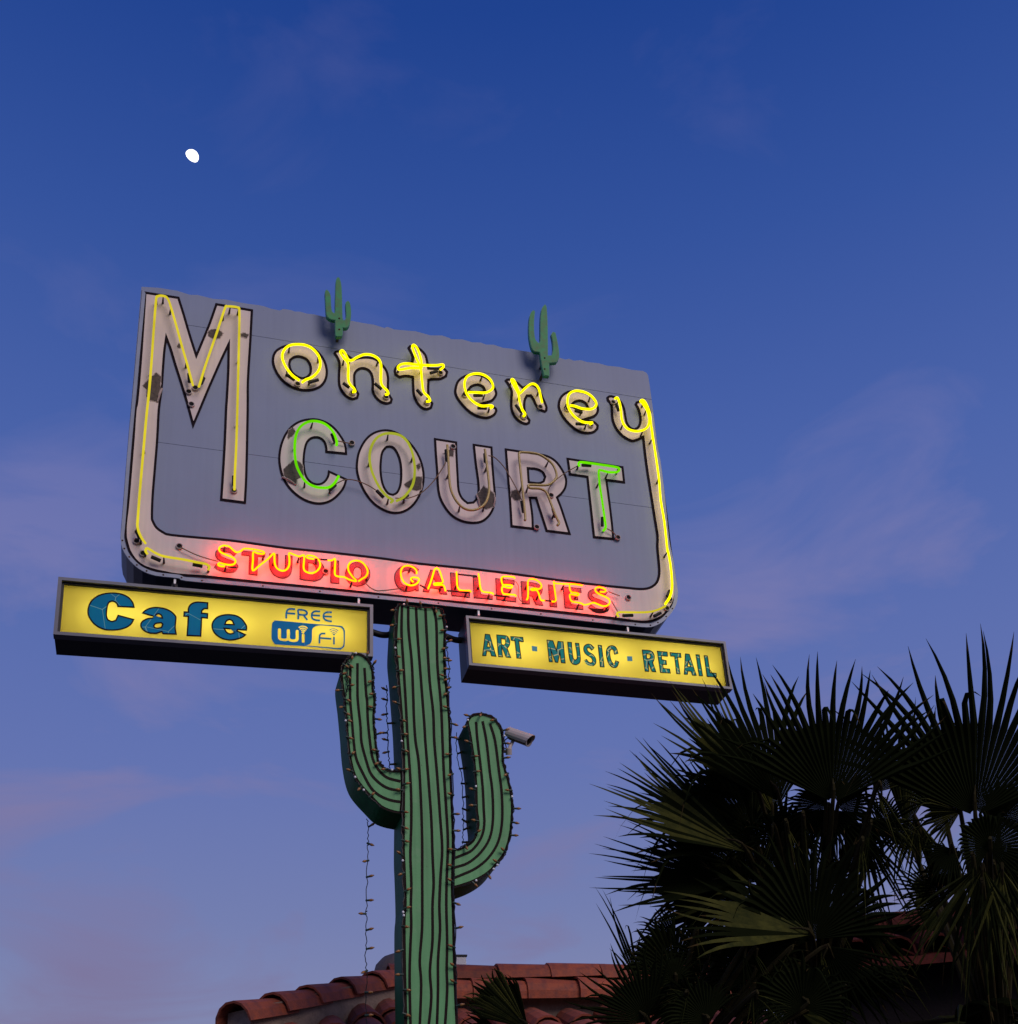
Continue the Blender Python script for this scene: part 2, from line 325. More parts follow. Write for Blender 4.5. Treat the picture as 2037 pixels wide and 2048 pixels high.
M = dict(
    face=mat('painted_grey', (.232, .278, .405), .55, .05, 2.5, streak=.07, specks=.035, bump=.05, bscale=30),
    cream=mat('cream_paint', (.76, .63, .58), .55, .06, 5, streak=.12, specks=.02),
    black=mat('black_paint', (.014, .008, .012), .8, .2, 20, spec=.1),
    trim=mat('trim_metal', (.25, .295, .41), .4, .12, 12, specks=.03),
    navy=mat('cabinet_navy', (.018, .03, .07), .45, .2, 5, streak=.3),
    bare=mat('bare_rusted_metal', (.10, .075, .062), .8, .35, 30, col2=(.035, .028, .028), bump=.3, bscale=60),
    curl=mat('curled_paint', (.42, .32, .29), .6, .1, 20),
    rust=mat('rust', (.09, .045, .025), .85, .3, 30),
    steel=mat('dark_clip', (.035, .03, .03), .5, .2, 20),
    boot=mat('electrode_boot', (.012, .011, .012), .6, .2, 20),
    wire=mat('brown_wire', (.20, .11, .055), .6, .2, 20),
    gtube=mat('unlit_tube', (.50, .35, .10), .22, .12, 8),
    ring=mat('porcelain_ring', (.46, .38, .36), .4, .1, 30),
    hole=mat('socket_hole', (.004, .004, .004), .9, .1, 10),
    redp=mat('red_paint', (.22, .008, .025), .5, .15, 12),
    n_m=glow('neon_dim_yellow', (.68, .56, .025), 1.0),
    n_y=glow('neon_yellow', (1, .84, 0), 1.8),
    n_g=glow('neon_green', (.17, .88, 0), .85),
    n_o=glow('neon_failing', (.40, .43, .03), .85),
    n_r=glow('neon_red', (1, .042, 0), 22.0),
    frame=mat('aluminium_frame', (.13, .135, .16), .45, .15, 8, metal=.3, specks=.02),
    boxd=mat('box_dark', (.009, .010, .015), .5, .25, 6, streak=.2),
    boxin=mat('box_interior_white', (.45, .44, .40), .7, .04, 4),
    plexi=plexi('yellow_plexiglass', (.93, .76, .10)),
    lamp=glow('fluorescent_tube', (1, .95, .82), 8.5),
    blue=crackmat('cracked_blue_vinyl', (.002, .20, .46), (.25, .6, .6), 4.5, .009, thru=.2),
    teal=crackmat('crackled_teal_vinyl', (.012, .30, .38), (.8, .85, .35), 12, .038, thru=.3),
    logo=crackmat('logo_blue', (.003, .19, .52), (.2, .4, .5), 3, .004, thru=.15),
    logot=mat('teal_vinyl', (.012, .30, .42), .5, .1, 10),
    yel=mat('logo_yellow', (.80, .64, .09), .5, .05, 10),
    cactus=mat('cactus_green', (.13, .40, .15), .6, .12, 5, streak=.30, specks=.06, col2=(.20, .42, .20), c2=(.55, .8), bump=.1, bscale=90),
    brown=mat('dark_brown_paint', (.018, .011, .010), .75, .2, 20, spec=.1),
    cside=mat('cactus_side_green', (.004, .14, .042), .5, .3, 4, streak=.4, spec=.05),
    ctop=mat('cactus_bright_side', (.03, .16, .04), .4, .2, 6),
    mini=mat('cutout_green', (.018, .27, .075), .55, .18, 9, col2=(.09, .12, .03), c2=(.45, .75)),
    medge=mat('cutout_teal_edge', (.012, .22, .15), .5, .1, 10),
    bulb=mat('amber_bulb', (.30, .14, .04), .25, .25, 30),
    sock=mat('green_socket', (.02, .05, .035), .5, .2, 20),
    clip=mat('white_clip', (.85, .85, .85), .3, .03, 20),
    cable=mat('black_cable', (.008, .008, .009), .55, .2, 20),
    cam=mat('camera_housing', (.50, .45, .42), .45, .06, 15),
    camg=mat('camera_side', (.12, .11, .11), .5, .15, 40),
    lens=mat('camera_lens', (.03, .015, .01), .1, .2, 20),
    tile=mat('clay_tile', (.34, .075, .03), .7, .22, 7, col2=(.13, .04, .035), c2=(.42, .72), bump=.35, bscale=70, rnd=.35),
    tile2=mat('clay_tile_dusty', (.30, .072, .040), .75, .22, 7, col2=(.12, .045, .04), c2=(.42, .7), bump=.35, bscale=70, rnd=.35),
    tilew=mat('shade_toned_tile', (.075, .018, .014), .85, .25, 7, col2=(.03, .012, .012), c2=(.45, .7), bump=.25, bscale=70, spec=.05),  # wing roof's shade put into the clay colour
    stuccow=mat('shade_toned_stucco', (.016, .013, .014), .95, .2, 8, bump=.8, bscale=45, spec=.05),  # darkened copy of the stucco: the wall's shade is in the colour
    stucco=mat('stucco', (.25, .185, .145), .9, .2, 8, bump=.8, bscale=45, col2=(.15, .11, .09), c2=(.5, .75)),
    leaf=mat('palm_leaf', (.018, .023, .006), .7, .35, 9, col2=(.032, .032, .008), c2=(.45, .7), spec=.03),  # leaf colours lowered so the silhouette's shade sits in them
    leafd=mat('palm_leaf_shaded', (.009, .012, .0045), .7, .35, 9, spec=0),  # darkest leaf copy, shade of the crowns painted in
    leafo=mat('palm_leaf_lit_olive', (.064, .066, .014), .7, .3, 9, col2=(.026, .032, .008), c2=(.42, .66), spec=.05),  # paler leaf copy, light on the olive fronds painted in
    leaft=mat('dry_leaf_tip', (.05, .035, .014), .8, .4, 20, spec=0),
    stem=mat('palm_stem', (.035, .03, .012), .7, .3, 14, col2=(.02, .012, .008), spec=.05),
    trunk=mat('palm_trunk', (.06, .04, .025), .9, .3, 14, bump=1, bscale=20),
    asphalt=mat('asphalt', (.05, .05, .052), .9, .2, 3, bump=.4, bscale=80),
    moon=glow('moonlight', (1, .985, .95), 2.2),
)

# ------------------------------------------------------------------ ground
g = 600
single('ground', [(-g, -g, 0), (g, -g, 0), (g, g, 0), (-g, g, 0)], [(0, 1, 2, 3)], M['asphalt'], (0, 0, 0), 'dark asphalt ground of the motor court', None, kind='structure')

# ------------------------------------------------------------------ main sign
FACE = (z('A', (340, 85), (560, 98), (800, 137), (880, 163), (960, 188), (1060, 190), (1140, 210), (1260, 240), (1430, 250), (1560, 278), (1680, 300), (1850, 322))
        + z('C', (50, 350), (110, 372), (190, 388), (225, 373), (300, 384), (335, 398), (390, 400), (450, 418), (520, 425), (600, 445), (720, 465), (880, 487), (1000, 510), (1100, 525), (1195, 556), (1228, 545), (1290, 570), (1400, 580), (1500, 588), (1640, 628), (1750, 628), (1830, 655))
        + z('D', (90, 410), (190, 412), (270, 436), (340, 438), (390, 456), (450, 456), (530, 483), (600, 490), (660, 502), (830, 530), (1000, 565), (1050, 581), (1080, 574), (1120, 590), (1180, 586), (1230, 601), (1330, 612), (1400, 632), (1500, 642), (1600, 666), (1700, 676), (1728, 692), (1742, 715), (1760, 830), (1785, 1020), (1822, 1310))
        + z('F', (1850, 330), (1890, 640), (1920, 950)) + z('H', (1852, 110), (1872, 240), (1882, 320), (1872, 390), (1845, 440), (1800, 490), (1745, 522), (1690, 532), (1560, 520), (1250, 487), (940, 450), (640, 420), (300, 383))
        + z('G', (1700, 537), (1300, 498), (900, 460), (500, 425)) + z('B', (700, 1856), (450, 1828), (300, 1773), (200, 1698), (120, 1600), (75, 1505), (60, 1410), (66, 1310), (85, 1080), (115, 690), (150, 270)))
FACE_S = FACE
def clip_loop(lp, a, b, keep_above):
    """keep the part of a loop above (or below) the line a-b"""
    def sd(p): return (p[1] - (a[1] + (b[1] - a[1]) * (p[0] - a[0]) / (b[0] - a[0]))) * (-1 if keep_above else 1)
    out = []
    for i in range(len(lp)):
        p, q = lp[i - 1], lp[i]; sp, sq = sd(p), sd(q)
        if (sp >= 0) != (sq >= 0):
            k = sp / (sp - sq); out.append((p[0] + (q[0] - p[0]) * k, p[1] + (q[1] - p[1]) * k))
        if sq >= 0: out.append(q)
    return out
SIGN_D = .36
sb = px(800, 1205, .1)
sign = thing('motel_sign', 'large grey neon sign reading Monterey COURT with STUDIO GALLERIES below', 'neon sign', (sb.x, .05, sb.z))
vs, fs, c = flat([inset(FACE, 1.0)], .012, SIGN_D)
part('cabinet', vs, fs, M['navy'], sign)
s1 = ((378.3, 650.2), (1303.6, 799)); s2 = ((349.6, 888.8), (1329.5, 1018.6))
def sh(s, k): return ((s[0][0], s[0][1] + k), (s[1][0], s[1][1] + k))
plate('face_panel', [clip_loop(FACE, *sh(s1, -.38), True)], 0, M['face'], sign, .010)
plate('face_panel', [clip_loop(clip_loop(FACE, *sh(s1, .38), False), *sh(s2, -.38), True)], 0, M['face'], sign, .010)
plate('face_panel', [clip_loop(FACE, *sh(s2, .38), False)], 0, M['face'], sign, .010)
# light metal edging along the rounded bottom of the cabinet
edge = z('A', (352, 110)) + z('B', (155, 270), (120, 690), (90, 1080), (70, 1310)) + z('B', (62, 1410), (75, 1505), (120, 1600), (200, 1698), (300, 1773), (450, 1828), (700, 1856)) + z('G', (500, 425), (900, 460), (1300, 498), (1700, 537)) + z('H', (300, 383), (640, 420), (940, 450), (1250, 487), (1560, 520), (1690, 532), (1745, 522), (1800, 490), (1845, 440), (1872, 390), (1881, 320), (1870, 240), (1850, 110)) + z('F', (1917, 950), (1887, 640), (1847, 330)) + z('D', (1819, 1310), (1782, 1020))
ed = smooth_open(edge, 3); La = ed; Lb = inset(ed + [(1200, 700), (400, 610)], 7.0 if True else 0)[:len(ed)]
plate('edge_trim', [La + Lb[::-1]], -.011, M['trim'], sign, .010)
riv = mesh_data('rivet', *lathe([(0, .007), (.003, .006), (.005, .002)], (0, -1, 0), (0, 0, 0), 6), M['rust'])
for i in range(16, len(ed) - 26, 3):
    p = px((La[i][0] + Lb[i][0]) / 2, (La[i][1] + Lb[i][1]) / 2, -.011); inst('rivet', riv, sign, Matrix.Translation(p))

def letter(loops, k, name='letter', fill=None, edge_m=None, d0=-.004, d1=-.008, par=None, sub=4, corner=42, ring=False):
    lp = [smooth_loop(l, sub, corner) for l in loops]
    inner = [inset(lp[0], k)] + [inset(l, -k) for l in lp[1:]]
    if ring:
        ms = [flat([lp[0], inner[0]], d0)[:2]] + [flat([inner[i], lp[i]], d0)[:2] for i in range(1, len(lp))]
        o = part(name + '_outline', *join(*ms), edge_m or M['black'], par or sign)
    else: o = plate(name + '_outline', lp, d0, edge_m or M['black'], par or sign)
    plate(name + '_fill', inner, d1, fill or M['cream'], o); return o

BAND = (z('A', (375, 143), (825, 213), (900, 450), (970, 690), (1045, 925), (1110, 770), (1200, 550), (1290, 292), (1772, 375), (1750, 800), (1720, 1300))
        + z('B', (1480, 0), (1465, 700), (1448, 1037), (1160, 1000), (1180, 700), (1200, 350), (1214, 0))
        + z('A', (1420, 1500), (1438, 1150), (1442, 890), (1380, 1020), (1300, 1200), (1200, 1430), (1100, 1670), (1000, 1905), (945, 1700), (900, 1540), (830, 1310), (760, 1090), (700, 890), (665, 795), (645, 950), (612, 1400))
        + z('B', (498, 0), (480, 330), (450, 700), (430, 950), (422, 1170), (432, 1225), (470, 1290), (540, 1340), (620, 1366), (950, 1398), (1300, 1430))
        + z('G', (1200, 188), (1500, 218), (1880, 262)) + z('H', (300, 137), (600, 167), (900, 203), (1150, 238), (1400, 268), (1560, 284), (1650, 292), (1705, 285), (1745, 255), (1760, 200), (1755, 120), (1748, 40))
        + z('F', (1815, 930), (1795, 800), (1770, 640), (1735, 420), (1715, 270), (1702, 150))
        + z('D', (1650, 1262), (1605, 1270), (1550, 1245), (1500, 1205), (1460, 1150), (1437, 1090), (1430, 1030), (1425, 960), (1398, 925), (1393, 895), (1420, 878), (1455, 883), (1490, 900), (1525, 935), (1548, 985), (1560, 1050), (1572, 1105), (1597, 1142), (1625, 1155), (1652, 1140), (1668, 1100), (1665, 1050), (1650, 995), (1628, 955), (1640, 932), (1670, 924), (1705, 930), (1745, 965), (1768, 1020), (1785, 1100), (1800, 1200), (1815, 1337))
        + z('F', (1833, 280), (1872, 520), (1905, 760)) + z('H', (1838, 20), (1852, 120), (1870, 270), (1872, 340), (1852, 400), (1802, 460), (1742, 495), (1655, 507), (1500, 487), (1200, 452), (800, 412), (400, 374), (0, 332))
        + z('G', (1500, 490), (1000, 442)) + z('B', (1250, 1878), (1000, 1852), (700, 1832), (560, 1808), (420, 1777), (300, 1732), (215, 1662), (150, 1562), (116, 1450), (104, 1380), (107, 1250), (130, 1050), (160, 700), (190, 330), (213, 0))
        + z('A', (270, 1550), (310, 1100), (345, 600)))
letter([BAND], 5.0, 'letter_m_and_border', sub=3)
letter([z('C', (380, 703), (480, 722), (570, 785), (630, 870), (655, 970), (640, 1060), (590, 1125), (510, 1160), (420, 1165), (330, 1145), (240, 1095), (170, 1020), (125, 930), (115, 850), (140, 780), (200, 735), (290, 708)),
        z('C', (380, 842), (440, 865), (474, 920), (476, 980), (453, 1013), (410, 1028), (360, 1010), (315, 970), (295, 910), (302, 870), (335, 847))], 5.0)
letter([z('C', (705, 800), (722, 775), (760, 769), (812, 785), (860, 820), (900, 850), (960, 833), (1050, 830), (1120, 850), (1180, 900), (1225, 960), (1243, 1030), (1243, 1110), (1247, 1180), (1280, 1240), (1268, 1280), (1215, 1293), (1150, 1270), (1100, 1220), (1074, 1160), (1075, 1080), (1066, 1012), (1036, 970), (990, 954), (948, 967), (921, 1005), (920, 1065), (927, 1130), (958, 1190), (945, 1235), (890, 1250), (830, 1225), (780, 1170), (752, 1100), (750, 1000), (755, 905), (738, 850))], 5.0)
letter([z('C', (1417, 745), (1440, 720), (1490, 720), (1550, 755), (1600, 810), (1620, 880), (1630, 935), (1700, 938), (1770, 930), (1812, 975), (1800, 1025), (1740, 1055), (1660, 1060), (1632, 1066), (1630, 1160), (1640, 1230), (1670, 1280), (1655, 1330), (1605, 1348), (1550, 1330), (1500, 1275), (1470, 1200), (1463, 1120), (1460, 1037), (1400, 1028), (1340, 1040), (1295, 1010), (1287, 960), (1315, 915), (1370, 890), (1455, 880), (1457, 830), (1440, 790))], 5.0)
letter([z('D', (120, 840), (140, 765), (185, 722), (250, 698), (330, 700), (400, 730), (450, 785), (480, 850), (475, 890), (440, 932), (390, 948), (440, 963), (475, 985), (483, 1010), (465, 1045), (420, 1072), (370, 1077), (300, 1058), (230, 1015), (165, 945), (130, 890)),
        z('D', (250, 836), (272, 812), (315, 800), (352, 814), (366, 838), (310, 842))], 5.0)
letter([z('D', (540, 755), (560, 738), (600, 740), (650, 765), (695, 805), (760, 783), (810, 800), (845, 845), (870, 900), (900, 970), (900, 1010), (880, 1025), (840, 1010), (800, 970), (775, 920), (757, 892), (735, 892), (718, 930), (718, 1000), (735, 1050), (760, 1085), (755, 1115), (720, 1128), (670, 1110), (620, 1065), (592, 1000), (588, 920), (592, 850), (570, 800))], 5.0)
letter([z('D', (985, 960), (1000, 900), (1040, 857), (1100, 836), (1190, 842), (1260, 870), (1310, 930), (1332, 990), (1325, 1030), (1295, 1063), (1240, 1082), (1295, 1096), (1330, 1128), (1327, 1163), (1290, 1195), (1230, 1205), (1160, 1190), (1090, 1140), (1030, 1075), (995, 1010)),
        z('D', (1108, 966), (1136, 942), (1175, 934), (1212, 952), (1228, 982), (1170, 988))], 5.0)
letter([z('E', (90, 500), (110, 370), (160, 250), (230, 165), (320, 110), (420, 88), (520, 92), (620, 130), (700, 190), (770, 280), (815, 370), (828, 478), (592, 456), (590, 400), (572, 345), (530, 308), (475, 303), (430, 322), (398, 370), (380, 450), (372, 550), (380, 640), (402, 710), (442, 758), (490, 780), (540, 778), (582, 750), (612, 700), (622, 640), (830, 735), (800, 830), (740, 910), (660, 975), (560, 1008), (450, 1000), (330, 950), (220, 860), (140, 745), (100, 620))], 4.6)
letter([z('E', (918, 580), (940, 450), (1000, 330), (1080, 250), (1180, 210), (1280, 208), (1380, 245), (1480, 320), (1570, 430), (1630, 560), (1655, 700), (1640, 830), (1590, 950), (1520, 1040), (1430, 1095), (1330, 1110), (1230, 1085), (1120, 1020), (1030, 920), (960, 790), (925, 680)),
        z('E', (1200, 520), (1215, 450), (1250, 405), (1290, 402), (1330, 430), (1370, 510), (1388, 600), (1392, 700), (1382, 800), (1352, 870), (1315, 893), (1270, 878), (1230, 820), (1205, 740), (1194, 630))], 4.6)
letter([z('F', (33, 142), (220, 172), (222, 260), (232, 450), (240, 560), (265, 620), (305, 656), (345, 652), (373, 618), (383, 560), (378, 480), (360, 350), (343, 188), (503, 212), (510, 350), (522, 500), (530, 600), (522, 690), (490, 760), (430, 815), (350, 832), (250, 815), (160, 760), (90, 660), (60, 560), (50, 400), (40, 270))], 4.6)
letter([z('F', (600, 225), (850, 262), (940, 280), (1010, 320), (1065, 390), (1100, 470), (1095, 540), (1065, 590), (1030, 622), (1060, 700), (1100, 820), (1133, 920), (930, 895), (890, 770), (845, 632), (812, 632), (830, 760), (835, 880), (647, 858), (635, 650), (615, 420)),
        z('F', (795, 395), (850, 400), (895, 420), (915, 455), (905, 485), (870, 497), (801, 490))], 4.6)
letter([z('F', (1095, 300), (1552, 370), (1567, 508), (1425, 490), (1440, 600), (1465, 800), (1480, 962), (1308, 945), (1290, 780), (1255, 462), (1115, 442))], 4.6)

# red painted words behind the neon
def red(loops, k=1.1): letter(loops, k, 'red_letter', M['redp'], d0=-.011, d1=-.014)
def redstroke(path, w):
    a, b = ribbon_loops(smooth_open(path, 4), w); red([a + b[::-1]])
k_ = Z['O'][2]; kp = Z['P'][2]
redstroke(z('O', (292, 165), (240, 122), (170, 112), (105, 130), (90, 165), (112, 203), (180, 235), (250, 262), (292, 300), (270, 335), (200, 342), (120, 322), (60, 288)), 58 * k_)
red([z('O', (362, 115), (630, 148), (622, 200), (545, 188), (538, 402), (437, 388), (445, 182), (355, 172))])
red([z('O', (672, 150), (775, 160), (775, 300), (790, 345), (815, 352), (840, 335), (850, 290), (850, 170), (937, 180), (930, 330), (905, 400), (850, 432), (790, 430), (720, 395), (680, 330), (668, 250))])
red([z('O', (1018, 190), (1160, 205), (1240, 235), (1290, 300), (1300, 360), (1270, 430), (1200, 465), (1120, 462), (1015, 445)), z('O', (1115, 260), (1165, 270), (1195, 310), (1195, 360), (1165, 390), (1112, 385))])
red([z('O', (1368, 225), (1462, 235), (1465, 497), (1362, 485))])
red([[(a, b) for a, b in z('O', *[(1672 + 142 * math.cos(t * math.pi / 8), 385 + 140 * math.sin(t * math.pi / 8)) for t in range(16)])], z('O', *[(1668 + 44 * math.cos(t * math.pi / 5), 372 + 66 * math.sin(t * math.pi / 5)) for t in range(10)])])
redstroke(z('P', (440, 190), (370, 140), (280, 125), (190, 150), (130, 220), (118, 300), (150, 390), (220, 450), (310, 460), (390, 432), (415, 372), (330, 368)), 92 * kp)
red([z('P', (400, 436), (462, 400), (464, 500), (412, 496))])
red([z('P', (650, 155), (765, 170), (925, 555), (800, 545), (775, 465), (650, 450), (630, 520), (525, 505)), z('P', (705, 300), (755, 395), (682, 385))])
red([z('P', (965, 200), (1095, 215), (1112, 512), (1285, 532), (1285, 605), (985, 572))])
red([z('P', (1330, 262), (1435, 275), (1462, 545), (1650, 570), (1650, 637), (1345, 608))])
red([z('Q', (-72, 130), (240, 160), (237, 235), (30, 212), (32, 285), (180, 300), (175, 370), (38, 355), (42, 425), (262, 440), (262, 518), (-52, 475))])
red([z('Q', (335, 178), (480, 190), (600, 215), (670, 260), (688, 320), (670, 380), (632, 408), (700, 572), (575, 560), (515, 425), (472, 415), (485, 550), (358, 540)), z('Q', (460, 250), (540, 262), (562, 300), (540, 335), (465, 325))])
red([z('Q', (772, 230), (890, 245), (922, 600), (802, 585))])
red([z('Q', (1010, 262), (1305, 290), (1310, 365), (1125, 340), (1130, 400), (1255, 415), (1258, 485), (1140, 470), (1145, 545), (1335, 565), (1343, 640), (1040, 608))])
redstroke(z('Q', (1705, 388), (1640, 342), (1540, 335), (1460, 360), (1450, 420), (1500, 470), (1600, 510), (1700, 560), (1715, 620), (1640, 655), (1530, 640), (1435, 572)), 75 * kp)

# patches where the paint has come away
rgp = random.Random(5)
def ragged(lp, n=5, k=.9):
    out = []
    for i in range(len(lp)):
        a, b = lp[i], lp[(i + 1) % len(lp)]
        for q in range(n): t = q / n; out.append((a[0] + (b[0] - a[0]) * t + rgp.uniform(-k, k), a[1] + (b[1] - a[1]) * t + rgp.uniform(-k, k)))
    return out
for lp in (z('A', (530, 1185), (590, 1240), (580, 1380), (550, 1500), (545, 1560), (500, 1545), (440, 1540), (405, 1480), (415, 1400), (362, 1355), (400, 1310), (470, 1240)), z('A', (1195, 655), (1250, 630), (1320, 635), (1385, 680), (1340, 745), (1260, 750), (1200, 715)),
           z('A', (1612, 688), (1660, 680), (1712, 700), (1690, 742), (1620, 720)), z('A', (820, 810), (842, 830), (838, 870), (812, 870), (800, 845)),
           z('E', (145, 635), (195, 590), (250, 540), (310, 550), (350, 590), (355, 640), (360, 700), (330, 720), (290, 735), (280, 800), (200, 755), (150, 690)), z('E', (190, 285), (205, 215), (245, 190), (275, 230), (250, 262), (200, 305)),
           z('E', (1440, 795), (1550, 712), (1622, 715), (1620, 850), (1560, 860), (1450, 818)), z('E', (1565, 590), (1600, 570), (1610, 610), (1585, 640)),
           z('F', (430, 530), (480, 560), (518, 590), (515, 690), (450, 715), (400, 680), (375, 600)), z('F', (655, 570), (690, 560), (730, 575), (722, 640), (680, 642), (650, 610)), z('F', (165, 235), (195, 250), (185, 290), (150, 282), (112, 270))):
    o = plate('peeled_patch', [ragged(lp)], -.0105, M['bare'], sign)
    plate('paint_lip', [ragged(inset(lp, -1.3))], -.0092, M['curl'], o)
for a, b, c_ in (('E', (130, 715), (280, 800)), ('F', (375, 600), (400, 690)), ('F', (512, 690), (524, 620)), ('A', (545, 1560), (605, 1390))):
    p, q = z(a, b, c_); v0 = px(*p, -.012); v1 = px(*q, -.012)
    part('curled_paint', *tube([v0, (v0 + v1) / 2 + Vector((0, -.012, 0)), v1], .007, 5), M['curl'], sign)

# neon tubes
TD = -.075
GRY = []
def neon(paths, mat_, r=.0100, clips=4, d=TD, sm=4):
    pts2 = smooth_open(paths, sm); pts = [px(a, b, d) for a, b in pts2]
    # the ends turn back into the face
    o = part('neon_tube', *tube(pts, r, 8), mat_, sign, smooth=True)
    n = len(pts)
    for k in range(clips):
        i = int((k + .5) / clips * n); p = pts[i]
        part('tube_support', *tube([p + Vector((.0, .008, -.002)), Vector((p.x + random.uniform(-.006, .006), -.010, p.z - .012))], .0045, 5, .009), M['steel'], sign)
    return pts
def boot(a, b, d=-.045, r=.013):
    part('electrode_boot', *tube([px(*a, d - .01), px(*b, d)], r, 8), M['boot'], sign)
neon(z('B', (340, 1475), (300, 1420), (262, 1340), (248, 1270), (250, 1235), (275, 900), (310, 500), (345, 100)) + z('A', (440, 1400), (470, 1030), (500, 600), (528, 245), (545, 212), (580, 200), (630, 205), (665, 225), (700, 290), (780, 560), (860, 850), (930, 1090), (1000, 1350)), M['n_m'], .0088, clips=8)
neon(z('A', (1075, 1370), (1165, 1080), (1300, 690), (1410, 362), (1440, 337), (1520, 340), (1575, 352), (1595, 388), (1592, 700), (1580, 1250)) + z('B', (1352, 0), (1340, 400), (1325, 700), (1320, 880)), M['n_m'], .0088, clips=7)
neon(z('B', (360, 1590), (340, 1560), (347, 1528), (380, 1537), (450, 1580), (540, 1615), (750, 1650), (900, 1680), (1000, 1700), (1042, 1730), (1030, 1765)), M['n_m'], .0088, clips=3)
neon(z('C', (380, 1060), (310, 1010), (250, 930), (217, 850), (222, 790), (260, 740), (320, 716), (420, 718), (490, 745), (540, 790), (575, 850), (580, 920), (555, 980), (500, 1030), (440, 1055), (405, 1080)), M['n_y'])
neon(z('C', (890, 1170), (915, 1168), (905, 1140), (870, 1100), (850, 1050), (850, 950), (843, 890), (800, 835), (775, 792), (790, 772), (817, 797), (850, 862), (885, 868), (930, 840), (1000, 812), (1070, 815), (1130, 845), (1160, 890), (1165, 960), (1165, 1075), (1185, 1120), (1225, 1160), (1232, 1190), (1205, 1195)), M['n_y'], clips=5)
neon(z('C', (1600, 1262), (1635, 1258), (1622, 1220), (1575, 1170), (1560, 1080), (1550, 970), (1538, 920), (1500, 835), (1468, 742), (1480, 720), (1512, 752), (1545, 840), (1556, 925), (1540, 940), (1450, 940), (1350, 956), (1328, 942), (1345, 913), (1400, 899), (1500, 908), (1600, 915), (1700, 915), (1758, 908), (1765, 930), (1735, 957)), M['n_y'], clips=5)
neon(z('D', (425, 988), (442, 972), (420, 965), (350, 968), (290, 940), (240, 890), (212, 830), (208, 770), (230, 722), (290, 698), (360, 705), (420, 745), (445, 800), (430, 835), (380, 858), (310, 855), (240, 855)), M['n_y'])
neon(z('D', (700, 1055), (713, 1035), (690, 1000), (668, 930), (655, 865), (620, 800), (600, 757), (608, 745), (627, 767), (657, 838), (670, 862), (710, 825), (760, 786), (800, 790), (830, 830), (845, 900), (855, 940)), M['n_y'])
neon(z('D', (1255, 1122), (1276, 1108), (1230, 1108), (1180, 1095), (1120, 1050), (1080, 990), (1068, 930), (1080, 872), (1130, 843), (1200, 850), (1260, 880), (1305, 935), (1300, 975), (1260, 995), (1190, 990), (1130, 970), (1090, 965)), M['n_y'])
neon(z('D', (1465, 908), (1485, 900), (1505, 950), (1515, 1010), (1520, 1070), (1540, 1125), (1580, 1165), (1640, 1180), (1700, 1170), (1740, 1140), (1750, 1080), (1735, 1010), (1700, 952), (1678, 930), (1695, 919), (1722, 945), (1755, 1030), (1767, 1130), (1780, 1250)) + z('F', (1778, 60), (1790, 150), (1835, 460), (1850, 640), (1880, 820), (1903, 1040)) + z('H', (1818, 60), (1835, 150), (1845, 270), (1835, 340), (1803, 392)), M['n_y'], clips=9)
neon(z('H', (1520, 468), (1509, 452), (1525, 441), (1600, 442), (1700, 440), (1760, 425), (1805, 403)), M['n_m'], .0088, clips=2)
neon(z('E', (712, 378), (715, 340), (690, 260), (640, 190), (570, 140), (480, 118), (400, 130), (330, 175), (285, 250), (268, 350), (268, 480), (285, 590), (330, 690), (390, 770), (470, 815), (550, 830), (630, 825), (690, 780), (735, 705)), M['n_g'], clips=5)
neon(z('E', (1350, 972), (1400, 950), (1450, 910), (1510, 830), (1540, 740), (1547, 600), (1520, 450), (1470, 340), (1400, 275), (1310, 250), (1220, 255), (1140, 300), (1085, 390), (1065, 500), (1080, 620), (1120, 730), (1180, 840), (1250, 920), (1312, 962), (1292, 990)), M['n_o'], clips=5)
neon(z('F', (140, 200), (148, 300), (155, 450), (165, 540), (190, 610), (230, 670), (280, 710), (340, 722), (400, 705), (445, 665), (470, 600), (475, 520), (462, 400), (445, 260), (440, 235)), M['gtube'])
neon(z('F', (762, 805), (765, 770), (750, 620), (735, 480), (716, 300), (718, 266), (740, 258), (850, 268), (920, 300), (980, 350), (1010, 410), (1015, 460), (980, 500), (930, 522), (805, 519), (789, 533), (810, 546), (880, 550), (930, 575), (960, 640), (990, 720), (1020, 790), (1036, 822), (1022, 846)), M['gtube'])
neon(z('F', (1200, 370), (1192, 348), (1220, 338), (1350, 355), (1495, 378), (1518, 396), (1500, 416), (1430, 417), (1372, 402), (1354, 412), (1362, 520), (1380, 640), (1400, 780), (1409, 860), (1390, 887)), M['n_g'], clips=5)
NR = .0068
neon(z('O', (168, 298), (120, 296), (93, 280), (110, 262), (170, 275), (230, 282), (275, 270), (290, 235), (260, 200), (190, 170), (125, 140), (103, 105), (120, 75), (165, 62), (220, 75), (265, 115), (300, 138), (345, 128), (390, 98), (470, 102), (560, 118), (610, 135), (605, 156), (540, 150), (492, 136), (487, 230), (485, 345), (560, 290), (650, 220), (724, 150), (730, 200), (735, 270), (760, 320), (815, 348), (865, 335), (895, 290), (900, 220), (896, 148), (950, 165), (1010, 185), (1063, 170), (1065, 230), (1060, 310), (1080, 355), (1150, 375), (1210, 350), (1245, 300), (1240, 240), (1190, 190), (1130, 174), (1093, 182), (1110, 205), (1180, 215)), M['n_r'], NR, 6)
neon(z('O', (1330, 230), (1380, 230), (1416, 212), (1415, 300), (1415, 390), (1450, 412), (1520, 420), (1570, 445), (1642, 466), (1652, 455), (1610, 410), (1570, 350), (1565, 290), (1600, 245), (1660, 232), (1720, 250), (1765, 300), (1785, 360), (1765, 410), (1720, 440), (1680, 467)), M['n_r'], NR, 4)
